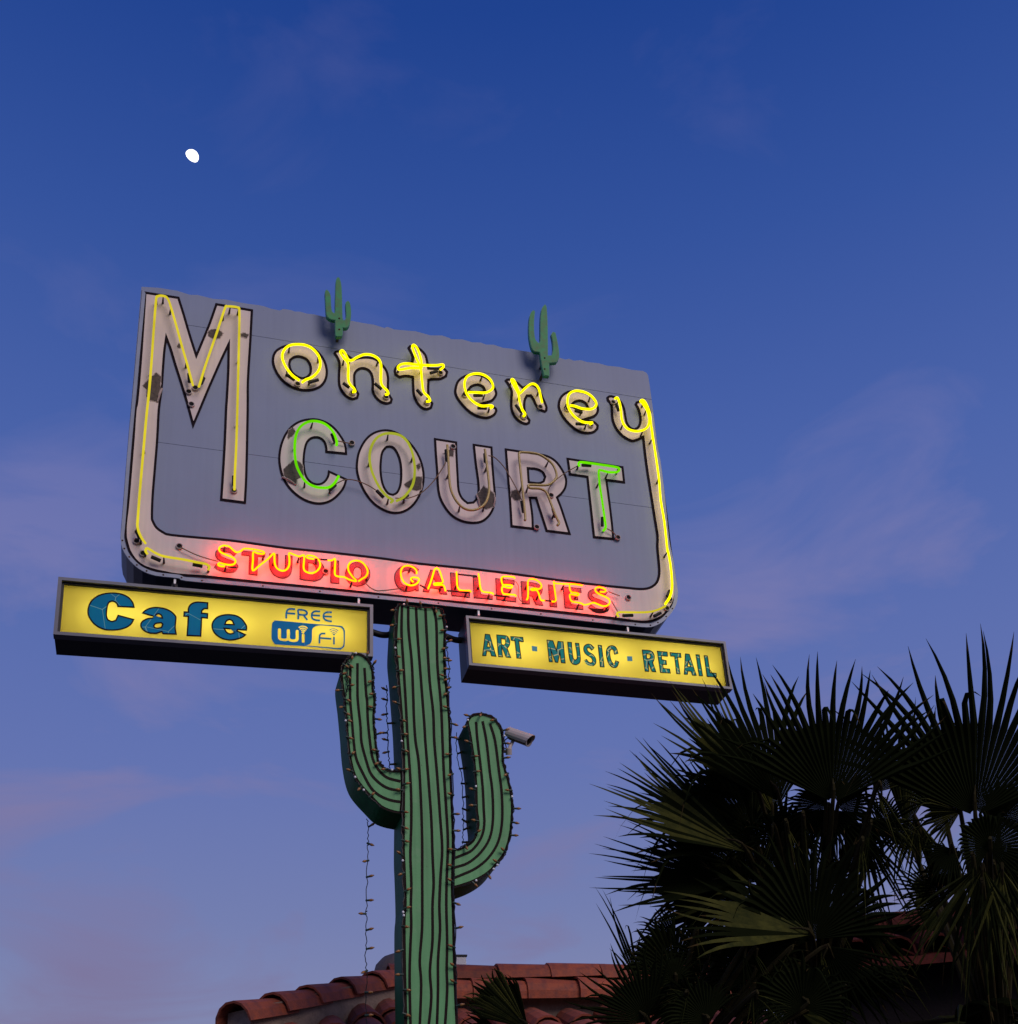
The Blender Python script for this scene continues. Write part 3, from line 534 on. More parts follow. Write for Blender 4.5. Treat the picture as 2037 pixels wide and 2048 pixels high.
neon(z('P', (430, 222), (430, 180), (400, 135), (340, 100), (280, 90), (215, 110), (180, 170), (180, 250), (205, 320), (250, 375), (320, 405), (390, 400), (440, 370), (467, 330), (460, 295), (420, 280), (365, 280), (338, 300), (350, 330), (378, 352)), M['n_r'], NR, 3)
neon(z('P', (612, 462), (650, 370), (690, 240), (715, 160), (745, 132), (785, 150), (810, 200), (840, 300), (852, 345), (825, 370), (760, 370), (708, 381), (720, 400), (780, 400), (850, 400), (875, 430), (892, 497)), M['n_r'], NR, 3)
neon(z('P', (1068, 186), (1075, 300), (1080, 400), (1100, 460), (1140, 485), (1220, 490), (1280, 490), (1302, 517)), M['n_r'], NR, 2)
neon(z('P', (1420, 216), (1435, 300), (1445, 400), (1465, 480), (1500, 510), (1580, 520), (1640, 530), (1662, 552)), M['n_r'], NR, 2)
neon(z('Q', (242, 137), (225, 115), (150, 105), (60, 105), (28, 130), (30, 180), (50, 236), (100, 238), (180, 245), (202, 263), (180, 285), (110, 280), (55, 258), (36, 290), (37, 335), (55, 375), (110, 390), (200, 395), (245, 400), (260, 422)), M['n_r'], NR, 3)
neon(z('Q', (432, 477), (450, 440), (455, 330), (450, 220), (460, 165), (500, 145), (570, 155), (630, 190), (667, 240), (660, 285), (620, 305), (560, 295), (500, 304), (520, 325), (590, 325), (625, 380), (645, 450), (670, 485), (718, 490)), M['n_r'], NR, 3)
neon(z('Q', (830, 500), (870, 508), (900, 480), (890, 380), (875, 270), (862, 188), (885, 212), (960, 220), (1110, 226), (1200, 230), (1330, 250)), M['n_r'], NR, 2)
neon(z('Q', (1118, 238), (1122, 300), (1150, 355), (1220, 365), (1268, 386), (1250, 407), (1180, 395), (1125, 395), (1130, 460), (1160, 505), (1240, 520), (1310, 535), (1350, 558), (1420, 548), (1500, 525), (1560, 545), (1640, 575), (1710, 575), (1762, 530), (1750, 470), (1690, 430), (1600, 390), (1540, 345), (1533, 300), (1580, 275), (1650, 290), (1697, 320), (1680, 350), (1608, 350)), M['n_r'], NR, 4)
for key, a, b in (('A', (950, 1200), (955, 1310)), ('A', (1140, 1250), (1105, 1330)), ('B', (1313, 730), (1312, 820)), ('B', (400, 1620), (505, 1665)), ('B', (860, 1705), (965, 1725)), ('B', (235, 1330), (275, 1420)),
                  ('C', (250, 1000), (335, 1058)), ('C', (470, 1080), (560, 1055)), ('C', (800, 1085), (860, 1130)), ('C', (1105, 1090), (1170, 1145)), ('C', (1510, 1150), (1560, 1205)), ('C', (1640, 990), (1705, 970)),
                  ('D', (285, 882), (355, 880)), ('D', (318, 985), (390, 988)), ('D', (635, 960), (680, 1020)), ('D', (1130, 1008), (1190, 1025)), ('D', (1140, 1118), (1210, 1120)), ('D', (1475, 950), (1495, 1010)),
                  ('E', (662, 255), (690, 330)), ('E', (640, 855), (700, 800)), ('E', (1140, 860), (1215, 935)), ('E', (1400, 950), (1475, 910)), ('F', (130, 240), (135, 330)), ('F', (440, 270), (445, 340)), ('F', (735, 650), (750, 740)), ('F', (985, 710), (1005, 780)),
                  ('F', (1220, 362), (1290, 366)), ('F', (1382, 780), (1382, 850)), ('H', (1545, 462), (1605, 460)), ('H', (1735, 465), (1775, 445)), ('H', (1815, 345), (1830, 310))):
    p, q = z(key, a, b); boot(p, q)
gm = mesh_data('grommet', *lathe([(0, .024), (.012, .024), (.014, .018), (.004, .0165)], (0, -1, 0), (0, 0, 0), 14), M['ring'])
hm = mesh_data('hole', *lathe([(0, .017), (.0075, .0165), (.008, .001)], (0, -1, 0), (0, 0, 0), 12), M['hole'])
for key, p in [('A', p) for p in ((945, 1440), (980, 1600), (1030, 1390))] + [('B', p) for p in ((240, 1455), (310, 1590), (1315, 895), (712, 1510))] + [('C', p) for p in ((362, 1102), (890, 1187), (1212, 1227), (1735, 995), (1605, 1278))] + \
        [('D', p) for p in ((210, 882), (700, 1066), (838, 982), (1447, 942), (1065, 1000), (1260, 1135))] + [('E', p) for p in ((875, 358),)] + [('F', p) for p in ((185, 217), (855, 862), (1505, 945), (970, 608))] + [('H', p) for p in ((1830, 365), (1812, 420), (1577, 354))] + [('O', (1308, 362))]:
    q = px(*z(key, p)[0], -.010); o = inst('grommet', gm, sign, Matrix.Translation(q)); h = inst('hole', hm, o, Matrix.Identity(4)); h.matrix_local = Matrix.Identity(4)
def wire(pth, d=-.035, r=.0042, mt='wire'): part('wire', *tube([px(a, b, d) for a, b in smooth_open(pth, 4)], r, 5), M[mt], sign, smooth=True)
wire(z('E', (690, 800), (740, 770), (820, 742), (930, 755), (1050, 805), (1140, 860)), -.06)
wire(z('E', (1340, 940), (1450, 945), (1560, 915), (1650, 860), (1740, 770), (1820, 660), (1880, 560)), -.06)
wire(z('E', (725, 330), (800, 345), (870, 360))); wire(z('F', (470, 285), (520, 300), (590, 370), (640, 450), (700, 560), (735, 640)), -.05)
wire(z('F', (960, 610), (950, 560), (1000, 490), (1090, 420), (1190, 365)), -.05); wire(z('F', (1420, 870), (1470, 900), (1500, 940)))
wire(z('G', (455, 190), (560, 240), (640, 268), (720, 290))); wire(z('O', (1740, 450), (1780, 510), (1850, 560), (1922, 575)) + z('P', (100, 465), (200, 440), (250, 400)))
wire(z('Q', (1790, 500), (1850, 600), (1890, 665))); wire(z('Q', (1740, 345), (1840, 385), (1922, 415))); wire(z('Q', (250, 180), (300, 260), (295, 400), (330, 490), (400, 505), (450, 480)), -.03, .003)
for key, a, b in (('P', (1090, 230), (1400, 262)), ('P', (910, 492), (1290, 520)), ('P', (1670, 565), (1920, 590)), ('P', (480, 400), (600, 465)), ('Q', (720, 490), (830, 500)), ('O', (1190, 216), (1330, 226)), ('O', (200, 305), (300, 310))):
    p, q = z(key, a, b); part('blocked_out_tube', *tube([px(*p, TD), px(*q, TD)], .0062, 6), M['boot'], sign)

# ------------------------------------------------------------------ cut-out saguaros on the top edge
for nm, lp, lab in (('small', z('C', (725, 620), (722, 482), (690, 478), (650, 455), (635, 410), (628, 280), (625, 210), (640, 185), (665, 205), (682, 250), (686, 340), (695, 395), (713, 412), (721, 400), (722, 330), (728, 130), (735, 85), (750, 65), (768, 80), (785, 150), (792, 300), (795, 440), (802, 480), (818, 478), (828, 440), (822, 330), (830, 305), (848, 293), (868, 320), (878, 400), (872, 490), (855, 540), (830, 558), (798, 556), (797, 620), (780, 640), (740, 640)), 'small green saguaro cutout on the sign top above the letters o and n'),
                    ('small', z('D', (835, 520), (790, 515), (765, 480), (745, 380), (745, 260), (760, 190), (785, 165), (797, 180), (790, 250), (790, 340), (800, 410), (825, 440), (838, 420), (840, 260), (850, 160), (880, 117), (895, 150), (903, 300), (905, 545), (935, 545), (945, 500), (942, 430), (930, 370), (945, 347), (968, 355), (985, 430), (998, 510), (998, 570), (975, 605), (915, 612), (918, 700), (915, 720), (870, 715), (850, 620)), 'green saguaro cutout with one long left arm on the sign top above e and r')):
    l2 = smooth_loop(lp, 3); dd = -.13
    b0 = px(*max(l2, key=lambda p: p[1]), dd)
    t = thing('cactus_cutout', lab, 'cactus cutout', b0, 'green cactus cutouts on the sign top')
    o = plate('cutout_edge', [l2], dd, M['medge'], t, .03)
    plate('cutout_face', [inset(l2, 1.2)], dd - .003, M['mini'], o)
    cx = sum(p[0] for p in l2) / len(l2); by = max(p[1] for p in l2)
    for yy in (by - 14, by - 36):
        p = px(cx + 2, yy, dd)
        part('mounting_post', *tube([p + Vector((0, .03, 0)), Vector((p.x, -.002, p.z))], .012, 6), M['steel'], t)
        part('bolt', *lathe([(0, .008), (.004, .007), (.006, .003)], (0, -1, 0), p + Vector((0, -.003, 0)), 6), M['rust'], t)

# ------------------------------------------------------------------ hanging lightboxes
def lightbox(name, label, q, depth, lip, lamps, hang):
    TL, TR, BR, BL = [px(*p, 0) for p in q]
    base = (BL + BR) / 2 + Vector((0, depth / 2, 0))
    t = thing(name, label, 'lightbox sign', base)
    c = (TL + TR + BR + BL) / 4
    def ins(v, k):
        u = (TR - TL).normalized(); w = (TL - BL).normalized()
        return v + (u * k if (v - c).dot(u) < 0 else -u * k) + (w * k if (v - c).dot(w) < 0 else -w * k)
    # body: five sheets round the lamps
    w_ = .012; back = Vector((0, depth, 0)); fr = Vector((0, .05, 0))
    o4 = [TL, TR, BR, BL]; i4 = [ins(v, w_) for v in o4]
    vs = [v + fr for v in o4] + [v + back for v in o4] + [v + fr for v in i4] + [v + back - Vector((0, w_, 0)) for v in i4]
    fs, fm = [], []
    for i in range(4):
        j = (i + 1) % 4
        fs += [(i, j, j + 4, i + 4), (i + 8, i + 12, j + 12, j + 8), (i, i + 8, j + 8, j)]; fm += [0, 1, 0]
    fs += [(4, 5, 6, 7), (12, 15, 14, 13)]; fm += [0, 1]
    part('housing', vs, fs, [M['boxd'], M['boxin']], t, fm)
    # frame bars with mitred corners, front lip proud of the panel
    a4 = [v + Vector((0, -.012, 0)) for v in o4]; b4 = [ins(v, lip) + Vector((0, -.012, 0)) for v in o4]
    c4 = [ins(v, lip) + Vector((0, .03, 0)) for v in o4]; e4 = [v + Vector((0, .052, 0)) for v in o4]
    grow = [ins(v, -.004) for v in o4]; a4 = [v + Vector((0, -.012, 0)) for v in grow]; e4 = [v + Vector((0, .052, 0)) for v in grow]
    for i in range(4):
        j = (i + 1) % 4
        v8 = [a4[i], a4[j], b4[j], b4[i], e4[i], e4[j], c4[j], c4[i]]
        part('frame_bar', v8, [(0, 3, 2, 1), (0, 1, 5, 4), (3, 7, 6, 2), (4, 5, 6, 7)], M['frame'], t)
    # inner bead
    b5 = [ins(v, lip + .014) for v in o4]
    for i in range(4):
        j = (i + 1) % 4
        v8 = [c4[i] - Vector((0, .018, 0)), c4[j] - Vector((0, .018, 0)), b5[j] + Vector((0, .012, 0)), b5[i] + Vector((0, .012, 0)), c4[i], c4[j], b5[j] + Vector((0, .03, 0)), b5[i] + Vector((0, .03, 0))]
        part('retaining_bead', v8, [(0, 3, 2, 1), (3, 7, 6, 2), (0, 1, 5, 4), (4, 5, 6, 7)], M['boxd'], t)
    p4 = [ins(v, .02) + Vector((0, .034, 0)) for v in o4]
    part('panel', p4, [(0, 3, 2, 1)], M['plexi'], t)
    for k0_, k1_ in lamps:
        mA = BL.lerp(TL, .5).lerp(BR.lerp(TR, .5), k0_); mB = BL.lerp(TL, .5).lerp(BR.lerp(TR, .5), k1_); bk = Vector((0, depth * .56, 0))
        part('fluorescent_lamp', *tube([mA + bk, mB + bk], .019, 8), M['lamp'], t)
    for (hx, hy) in hang:
        p = px(hx, hy, .0)
        part('hanger', *hexa([p + Vector((-.02, .03, .10)), p + Vector((.02, .03, .10)), p + Vector((.02, .03, -.03)), p + Vector((-.02, .03, -.03))], Vector((0, .01, 0))), M['boxd'], t)
        part('hanger_hook', *hexa([p + Vector((-.007, .0, .035)), p + Vector((.007, .0, .035)), p + Vector((.007, .0, -.02)), p + Vector((-.007, .0, -.02))], Vector((0, .028, 0))), M['clip'], t)
    return t
BD = .27
cafe = lightbox('cafe_lightbox', 'long yellow lit box reading Cafe FREE WiFi below the left of the sign', [(118.2, 1156.4), (745, 1211.9), (745, 1313.7), (108, 1269.3)], BD, .019, ((.07, .30), (.36, .62), (.68, .94)), ((350, 1162), (718, 1204)))
art = lightbox('art_lightbox', 'long yellow lit box reading ART MUSIC RETAIL below the right of the sign', [(932.6, 1233.5), (1449.8, 1285.4), (1464, 1379), (939.2, 1330.7)], BD, .016, ((.06, .29), (.35, .63), (.69, .95)), ((958, 1226), (1257, 1262)))
PD = .026
def vin(loops, k, fill, par, corner=42): letter(loops, k, 'vinyl_letter', fill, d0=PD, d1=PD - .002, par=par, corner=corner, ring=True)
vin([z('I', (465, 470), (480, 380), (530, 310), (610, 265), (720, 245), (830, 255), (920, 295), (970, 355), (988, 418), (795, 408), (785, 375), (757, 353), (730, 351), (702, 370), (687, 430), (682, 500), (697, 543), (735, 558), (773, 548), (800, 490), (985, 540), (950, 600), (880, 645), (770, 668), (650, 660), (550, 610), (490, 540))], 3.0, M['blue'], cafe)
vin([z('X', (25, 375), (80, 320), (170, 280), (280, 270), (400, 290), (500, 335), (565, 395), (588, 450), (575, 600), (595, 720), (365, 712), (345, 680), (260, 705), (150, 700), (60, 660), (10, 600), (5, 540), (40, 490), (120, 450), (225, 436)), z('X', (255, 425), (270, 402), (300, 392), (333, 410), (343, 436)), z('X', (234, 575), (260, 547), (338, 537), (353, 552), (338, 590), (280, 601), (242, 594))], 3.0, M['blue'], cafe)
vin([z('X', (765, 345), (767, 290), (800, 230), (860, 195), (940, 183), (1098, 195), (1095, 312), (1040, 310), (1002, 335), (1000, 362), (1095, 370), (1092, 465), (1000, 455), (985, 752), (745, 740), (765, 435), (693, 430), (700, 340))], 3.0, M['blue'], cafe)
vin([z('X', (1145, 580), (1165, 500), (1230, 430), (1320, 395), (1430, 385), (1550, 405), (1640, 460), (1700, 540), (1720, 590), (1715, 655), (1560, 645), (1710, 715), (1650, 765), (1550, 800), (1440, 815), (1320, 790), (1220, 730), (1165, 660)), z('X', (1378, 540), (1395, 502), (1435, 484), (1473, 502), (1490, 543)), z('X', (1370, 628), (1522, 640), (1505, 676), (1450, 693), (1398, 672))], 3.0, M['blue'], cafe)
kt = Z['T'][2]
strokes('free_lettering', [z('T', (350, 395), (353, 285), (375, 218), (430, 192), (540, 197)), z('T', (372, 282), (540, 295)), z('T', (605, 415), (610, 300), (610, 210), (740, 225), (788, 262), (788, 302), (740, 322), (622, 312)), z('T', (720, 325), (800, 430)),
                           z('T', (1075, 245), (970, 242), (908, 280), (893, 340), (915, 400), (980, 430), (1072, 440)), z('T', (905, 325), (1072, 336)), z('T', (1325, 265), (1220, 262), (1160, 300), (1146, 355), (1170, 410), (1230, 445), (1325, 460)), z('T', (1160, 348), (1325, 361))], 40 * kt, PD, M['logo'], cafe)
ar = [[(615, 590), (660, 566), (710, 560), (765, 575), (805, 610)], [(640, 628), (675, 607), (710, 601), (750, 612), (780, 643)], [(668, 660), (690, 646), (712, 643), (735, 650), (757, 668)]]
def rl(path, w):
    a, b = ribbon_loops(smooth_open(path, 3), w); return a + b[::-1]
badge = [smooth_loop(z('T', (45, 530), (60, 480), (100, 450), (170, 440), (1000, 515), (1490, 550), (1560, 580), (1600, 640), (1605, 720), (1600, 940), (1580, 1010), (1520, 1055), (1440, 1055), (700, 985), (170, 955), (90, 920), (45, 850), (35, 780)), 3, 60),
         smooth_loop(z('T', (1010, 552), (1150, 545), (1470, 578), (1540, 612), (1572, 680), (1572, 930), (1540, 1000), (1460, 1025), (1200, 1005), (740, 968), (830, 955), (885, 900), (900, 820), (903, 650), (940, 585)), 3, 60),
         smooth_loop(z('T', (172, 640), (180, 615), (205, 607), (230, 617), (238, 645), (238, 790), (258, 820), (300, 826), (345, 822), (362, 795), (362, 655), (372, 632), (396, 624), (420, 634), (428, 658), (428, 800), (448, 832), (490, 840), (535, 836), (552, 810), (552, 675), (562, 650), (586, 642), (608, 652), (616, 680), (616, 830), (590, 880), (540, 898), (470, 896), (420, 882), (392, 866), (350, 880), (280, 876), (210, 858), (178, 820), (172, 770)), 3, 80),
         smooth_loop(z('T', (682, 745), (692, 728), (714, 722), (735, 730), (742, 750), (742, 888), (732, 908), (712, 914), (690, 906), (682, 885)), 2, 80),
         z('T', *[(710 + 31 * math.cos(t * math.pi / 6), 690 + 24 * math.sin(t * math.pi / 6)) for t in range(12)])] + [rl(z('T', *a), 23 * kt) for a in ar]
lg = plate('wifi_badge', badge, PD, M['logo'], cafe)
strokes('badge_lettering', [z('T', (1060, 930), (1062, 790), (1075, 742), (1110, 720), (1185, 718)), z('T', (1078, 812), (1312, 831)), z('T', (1370, 790), (1370, 952)), z('T', (1370, 722), (1370, 755))], 37 * kt, PD - .002, M['logo'], lg)
strokes('badge_lettering', [z('T', *[(a + 657, b + 55) for a, b in q]) for q in ar], 15 * kt, PD - .002, M['logo'], lg)
kr = Z['R'][2]; ks = Z['S'][2]
TEAL = [('R', [(130, 112), (195, 120), (280, 410), (210, 400), (195, 345), (155, 338), (148, 400), (95, 397)], [(173, 225), (193, 280), (163, 276)]),
        ('R', [(275, 122), (390, 132), (430, 155), (455, 215), (445, 270), (420, 300), (470, 425), (400, 418), (352, 310), (362, 415), (300, 410)], [(343, 178), (385, 188), (393, 230), (375, 254), (348, 247)]),
        ('R', [(455, 142), (620, 155), (628, 222), (570, 212), (600, 435), (535, 430), (510, 208), (462, 200)], None),
        ('R', [(920, 188), (1005, 198), (1045, 310), (1062, 205), (1138, 212), (1165, 495), (1105, 488), (1090, 380), (1070, 487), (1030, 482), (985, 360), (1003, 480), (950, 475)], None),
        ('R', [(1185, 215), (1245, 220), (1250, 300), (1265, 420), (1290, 445), (1310, 425), (1300, 330), (1283, 228), (1338, 232), (1350, 330), (1360, 440), (1345, 490), (1305, 515), (1255, 505), (1220, 460), (1205, 390)], None),
        ('R', [(1575, 252), (1630, 260), (1665, 545), (1605, 540)], None),
        ('S', [(475, 215), (590, 225), (640, 255), (665, 310), (660, 370), (640, 405), (692, 552), (620, 545), (578, 435), (582, 548), (518, 540)], [(548, 283), (590, 288), (602, 320), (585, 347), (552, 342)]),
        ('S', [(697, 233), (855, 248), (862, 322), (770, 312), (775, 360), (840, 375), (848, 445), (790, 440), (797, 490), (890, 500), (905, 572), (745, 560)], None),
        ('S', [(885, 255), (1055, 268), (1062, 340), (1010, 335), (1048, 582), (985, 578), (955, 322), (898, 318)], None),
        ('S', [(1115, 272), (1180, 280), (1288, 605), (1218, 600), (1200, 545), (1160, 540), (1155, 590), (1097, 588)], [(1165, 405), (1190, 465), (1157, 463)]),
        ('S', [(1268, 285), (1330, 292), (1382, 612), (1318, 608)], None), ('S', [(1390, 298), (1450, 305), (1490, 555), (1580, 562), (1585, 630), (1437, 620)], None)]
for key, o_, h_ in TEAL: vin([z(key, *o_)] + ([z(key, *h_)] if h_ else []), 1.75, M['teal'], art)
for pth in (z('R', (1518, 312), (1472, 270), (1432, 276), (1418, 312), (1440, 358), (1500, 398), (1528, 440), (1528, 485), (1490, 508), (1445, 492), (1412, 450)), z('R', (1815, 375), (1795, 308), (1755, 288), (1718, 312), (1710, 380), (1727, 460), (1760, 512), (1803, 522), (1828, 462))):
    a, b = ribbon_loops(smooth_open(pth, 4), 54 * kr); vin([a + b[::-1]], 1.75, M['teal'], art, 60)
for key, q in (('R', [(730, 268), (800, 278), (802, 340), (735, 332)]), ('S', [(255, 315), (332, 318), (338, 388), (262, 385)])): plate('vinyl_square', [z(key, *q)], PD, M['logot'], art)
def cond(par, pts, r=.024): part('conduit', *tube(smooth_open([tuple(p) for p in pts], 5), r, 10), M['cable'], par, smooth=True)
cond(cafe, [px(738, 1262, .2), px(765, 1270, .2), px(785, 1266, .16), px(800, 1240, .14)])
cond(art, [px(890, 1272, .16), px(912, 1280, .2), px(932, 1280, .2)])

# ------------------------------------------------------------------ the big cactus post
CD, CT = -.20, .30
def base_of(x, y): p = px(x, y, CD); return p
gb = px(845, 2040, CD)
post = thing('cactus_post', 'tall green painted saguaro post with two arms carrying the neon sign', 'cactus post', (gb.x, CD + CT / 2, 0))
TL_ = z('Y', (868, 112), (850, 200), (836, 420), (828, 650), (846, 850), (862, 1050), (882, 1300), (905, 1600), (918, 1880)) + z('M', (722, 200), (718, 700), (717, 950), (724, 1120), (733, 1420)) + z('N', (950, 100), (952, 330), (957, 560))
TR_ = z('Y', (1425, 165), (1462, 280), (1488, 450), (1482, 700), (1490, 1000), (1520, 1300), (1546, 1600), (1556, 1880)) + z('M', (1152, 250), (1166, 600), (1176, 900), (1168, 1300)) + z('N', (1206, 60), (1212, 330), (1222, 560))
def ext(p, q, k): return (q[0] + (q[0] - p[0]) * k, q[1] + (q[1] - p[1]) * k)
trunk2 = smooth_open(TL_, 3) + smooth_open(TR_[::-1], 3)
tp = [px(a, b, CD) for a, b in trunk2]; nl = len(smooth_open(TL_, 3))
foot = [Vector((tp[nl - 1].x, CD, .02)), Vector((tp[nl].x, CD, .02))]
tloop = tp[:nl] + foot + tp[nl:]
vs, fs, c = flat_local([tloop], CT); part('trunk', vs, fs, [M['brown'], M['cside']], post, [0] * c[0] + [1] * (c[1] + c[2]))
def inset_local(lp, k): q = inset([(v.x, v.z) for v in lp], k); return [Vector((a, lp[0].y, b)) for a, b in q]
il = inset_local(tloop, .019)
vs, fs, c = flat_local([[v + Vector((0, -.004, 0)) for v in il]]); tf = part('trunk_face', vs, fs, M['cactus'], post)
kw = 5.4
def lines(paths, par, w=kw): 
    for pth in paths: strokes('painted_rib', [pth], w, CD - .006, M['brown'], par, 1.5)
lines([z('Y', (925, 150), (920, 500), (945, 900), (975, 1400), (1000, 1880)) + z('M', (795, 400), (800, 700), (792, 1000), (800, 1250), (796, 1450)) + z('N', (993, 130), (988, 250), (985, 400), (990, 650)),
       z('Y', (1005, 150), (1010, 450), (1050, 850), (1070, 1300), (1080, 1600), (1100, 1880)) + z('M', (865, 200), (885, 550), (895, 900), (895, 1200), (896, 1450)) + z('N', (1046, 150), (1035, 300), (1042, 420), (1034, 650)),
       z('Y', (1105, 150), (1120, 450), (1150, 850), (1185, 1300), (1215, 1700), (1225, 1880)) + z('M', (950, 350), (975, 700), (985, 1000), (995, 1250), (985, 1450)) + z('N', (1098, 200), (1085, 350), (1092, 480), (1076, 650)),
       z('Y', (1225, 150), (1245, 550), (1280, 1100), (1325, 1500), (1340, 1880)) + z('M', (1025, 300), (1050, 650), (1070, 950), (1055, 1200), (1045, 1450)) + z('N', (1135, 150), (1125, 300), (1125, 450), (1119, 650)),
       z('Y', (1320, 150), (1365, 350), (1380, 900), (1425, 1400), (1445, 1880)) + z('M', (1085, 300), (1105, 600), (1120, 900), (1110, 1200), (1106, 1450)) + z('N', (1170, 200), (1168, 350), (1170, 450), (1158, 650))], tf)
ARM_L = z('Y', (360, 745), (280, 765), (200, 840), (152, 930), (137, 1020), (150, 1150), (170, 1300)) + z('AA', (190, 150), (205, 300), (215, 450), (235, 650), (270, 850), (320, 1000), (400, 1120), (520, 1250), (650, 1380), (780, 1440), (925, 1472), (945, 1200), (938, 905), (800, 905), (740, 890), (680, 840), (635, 780), (620, 680), (605, 550), (585, 350), (577, 200), (590, 60)) + z('Y', (582, 1300), (562, 1200), (565, 1050), (555, 950), (530, 880), (480, 810), (420, 765))
ARM_R = z('BB', (118, 1345), (165, 1368), (230, 1340), (300, 1290), (335, 1200), (345, 1130), (330, 1000), (325, 800), (310, 600), (290, 450), (265, 300), (248, 220), (255, 180), (290, 140), (345, 123), (420, 128), (490, 155), (545, 215), (575, 280), (590, 400), (590, 540), (610, 640), (650, 780), (675, 950), (672, 1100), (655, 1250), (610, 1400), (540, 1500), (480, 1570), (400, 1630), (300, 1680), (200, 1715), (115, 1738))
for lp, ls in ((ARM_L, [z('Y', (265, 915), (260, 1150)) + z('AA', (265, 30), (285, 250), (305, 500), (340, 750), (430, 950), (530, 1130), (640, 1230), (780, 1290), (905, 1312)), z('Y', (355, 880), (355, 1200)) + z('AA', (362, 20), (395, 330), (410, 550), (470, 780), (530, 950), (640, 1070), (760, 1140), (905, 1167)), z('Y', (445, 940), (465, 1250)) + z('AA', (482, 30), (490, 250), (520, 550), (555, 760), (630, 900), (740, 1000), (905, 1047))]),
               (ARM_R, [z('BB', (335, 205), (345, 350), (375, 600), (395, 800), (405, 1000), (410, 1150), (380, 1270), (300, 1380), (200, 1430), (125, 1458)), z('BB', (395, 200), (430, 380), (460, 650), (485, 850), (490, 1100), (460, 1270), (380, 1400), (260, 1500), (125, 1545)), z('BB', (465, 225), (510, 380), (545, 650), (570, 850), (575, 1100), (540, 1300), (450, 1450), (330, 1550), (200, 1610), (125, 1640))])):
    l2 = smooth_loop(lp, 3, 50); dA = CD + .003
    a = plate('arm', [l2], dA, M['brown'], post, CT - .02, M['cside'])
    plate('arm_face', [inset(l2, 4.8)], dA - .004, M['cactus'], a)
    for pth in ls: strokes('painted_rib', [pth], kw * .95, dA - .0065, M['brown'], a, 1.0)
# steel post inside, up to the cabinet
p0 = px(842, 1215, .1)
part('steel_post', *tube([Vector((p0.x, .30, 0)), Vector((p0.x, .30, px(842, 1190, 0).z + .02))], .09, 12), M['navy'], post)

# ------------------------------------------------------------------ string lights
bulb_me = mesh_data('bulb', *lathe([(.019, .0070), (.026, .0094), (.034, .0090), (.043, .0052), (.050, .0015)], (0, 0, 1), (0, 0, 0), 8), M['bulb'], smooth=True)
sock_me = mesh_data('socket', *lathe([(-.006, .0065), (.019, .0072), (.020, .0070)], (0, 0, 1), (0, 0, 0), 7), M['sock'])
clip_me = mesh_data('clip', *lathe([(-.008, .004), (-.003, .008), (.003, .008), (.008, .004)], (0, 0, 1), (0, 0, 0), 8), M['clip'], smooth=True)
def string(name, label, path, d, step, style, clips=True, cover=0, wr=.0042, wig=.006):
    pts2 = smooth_open(path, 6)
    pts = []
    for a, b in pts2:
        p = px(a, b, d); pts.append(p + Vector((random.uniform(-wig, wig), random.uniform(-.004, .004), random.uniform(-wig, wig) * .4)))
    lo = min(pts, key=lambda p: p.z)
    t = thing(name, label, 'string lights', lo, 'light strings on the cactus post')
    part('cord', *tube(pts, wr, 5), M['cable'], t)
    acc = step * .5; nb = 0
    for i in range(1, len(pts)):
        seg = (pts[i] - pts[i - 1]); acc += seg.length
        if acc >= step:
            acc = random.uniform(-.2, .2) * step; nb += 1
            tg = seg.normalized(); out = Vector((-tg.z, 0, tg.x)) * style(nb, pts[i])
            dr = (out + Vector((random.uniform(-.25, .25), random.uniform(-.5, .05), random.uniform(-.35, .25)))).normalized()
            m4 = Matrix.Translation(pts[i] + Vector((0, -.004, 0))) @ dr.to_track_quat('Z', 'Y').to_matrix().to_4x4()
            o = inst('bulb', bulb_me, t, m4); s = inst('socket', sock_me, o, Matrix.Identity(4)); s.matrix_local = Matrix.Identity(4)
        elif clips and random.random() < .035:
            inst('clip', clip_me, t, Matrix.Translation(pts[i] + Vector((0, -.008, 0))))
    return t
alt = lambda s: (lambda n, p: s if (n * 7919) % 5 < 3 else -s)
SD = CD - .016
string('light_string', 'string of amber bulbs along the left edge of the cactus trunk', TL_, SD, .105, alt(1))
string('light_string', 'string of amber bulbs along the right edge of the cactus trunk', z('Y', (870, 118), (1010, 140), (1180, 165), (1420, 178)) + TR_[1:], SD, .105, alt(-1))
la = smooth_loop(ARM_L, 1, 50); ia = max(range(len(la)), key=lambda i: la[i][0] + la[i][1])
string('light_string', 'string of amber bulbs around the rim of the left cactus arm', ARM_L[19:][::1][1:] + ARM_L[:16] if False else ARM_L[18:] + ARM_L[:16], SD, .105, alt(1))
string('light_string', 'string of amber bulbs around the rim of the right cactus arm', ARM_R[1:-1], SD, .105, alt(1))
string('light_string', 'string of amber bulbs looped over the left arm tip', z('Y', (240, 800), (238, 900), (215, 1030), (222, 1150), (210, 1260), (190, 1400), (190, 1500)), SD, .10, lambda n, p: 1, False)
string('light_string', 'thin bulb strand hanging free below the left cactus arm', z('AA', (480, 1530), (497, 1640), (492, 1850)) + z('M', (418, 950), (412, 1200), (410, 1480)) + z('N', (770, 60), (772, 150), (768, 260), (772, 350), (768, 480), (772, 620)), CD + .22, .13, lambda n, p: 1 if n % 3 else -1, False, wr=.003)
string('light_string', 'bulb strand hanging in the gap between left arm and trunk', z('Y', (735, 1160), (730, 1300), (728, 1450), (735, 1600), (742, 1750)) + z('AA', (745, 480), (750, 620), (762, 780), (770, 890)), CD + .25, .085, lambda n, p: -1 if n % 4 else 1, False, wr=.0036)
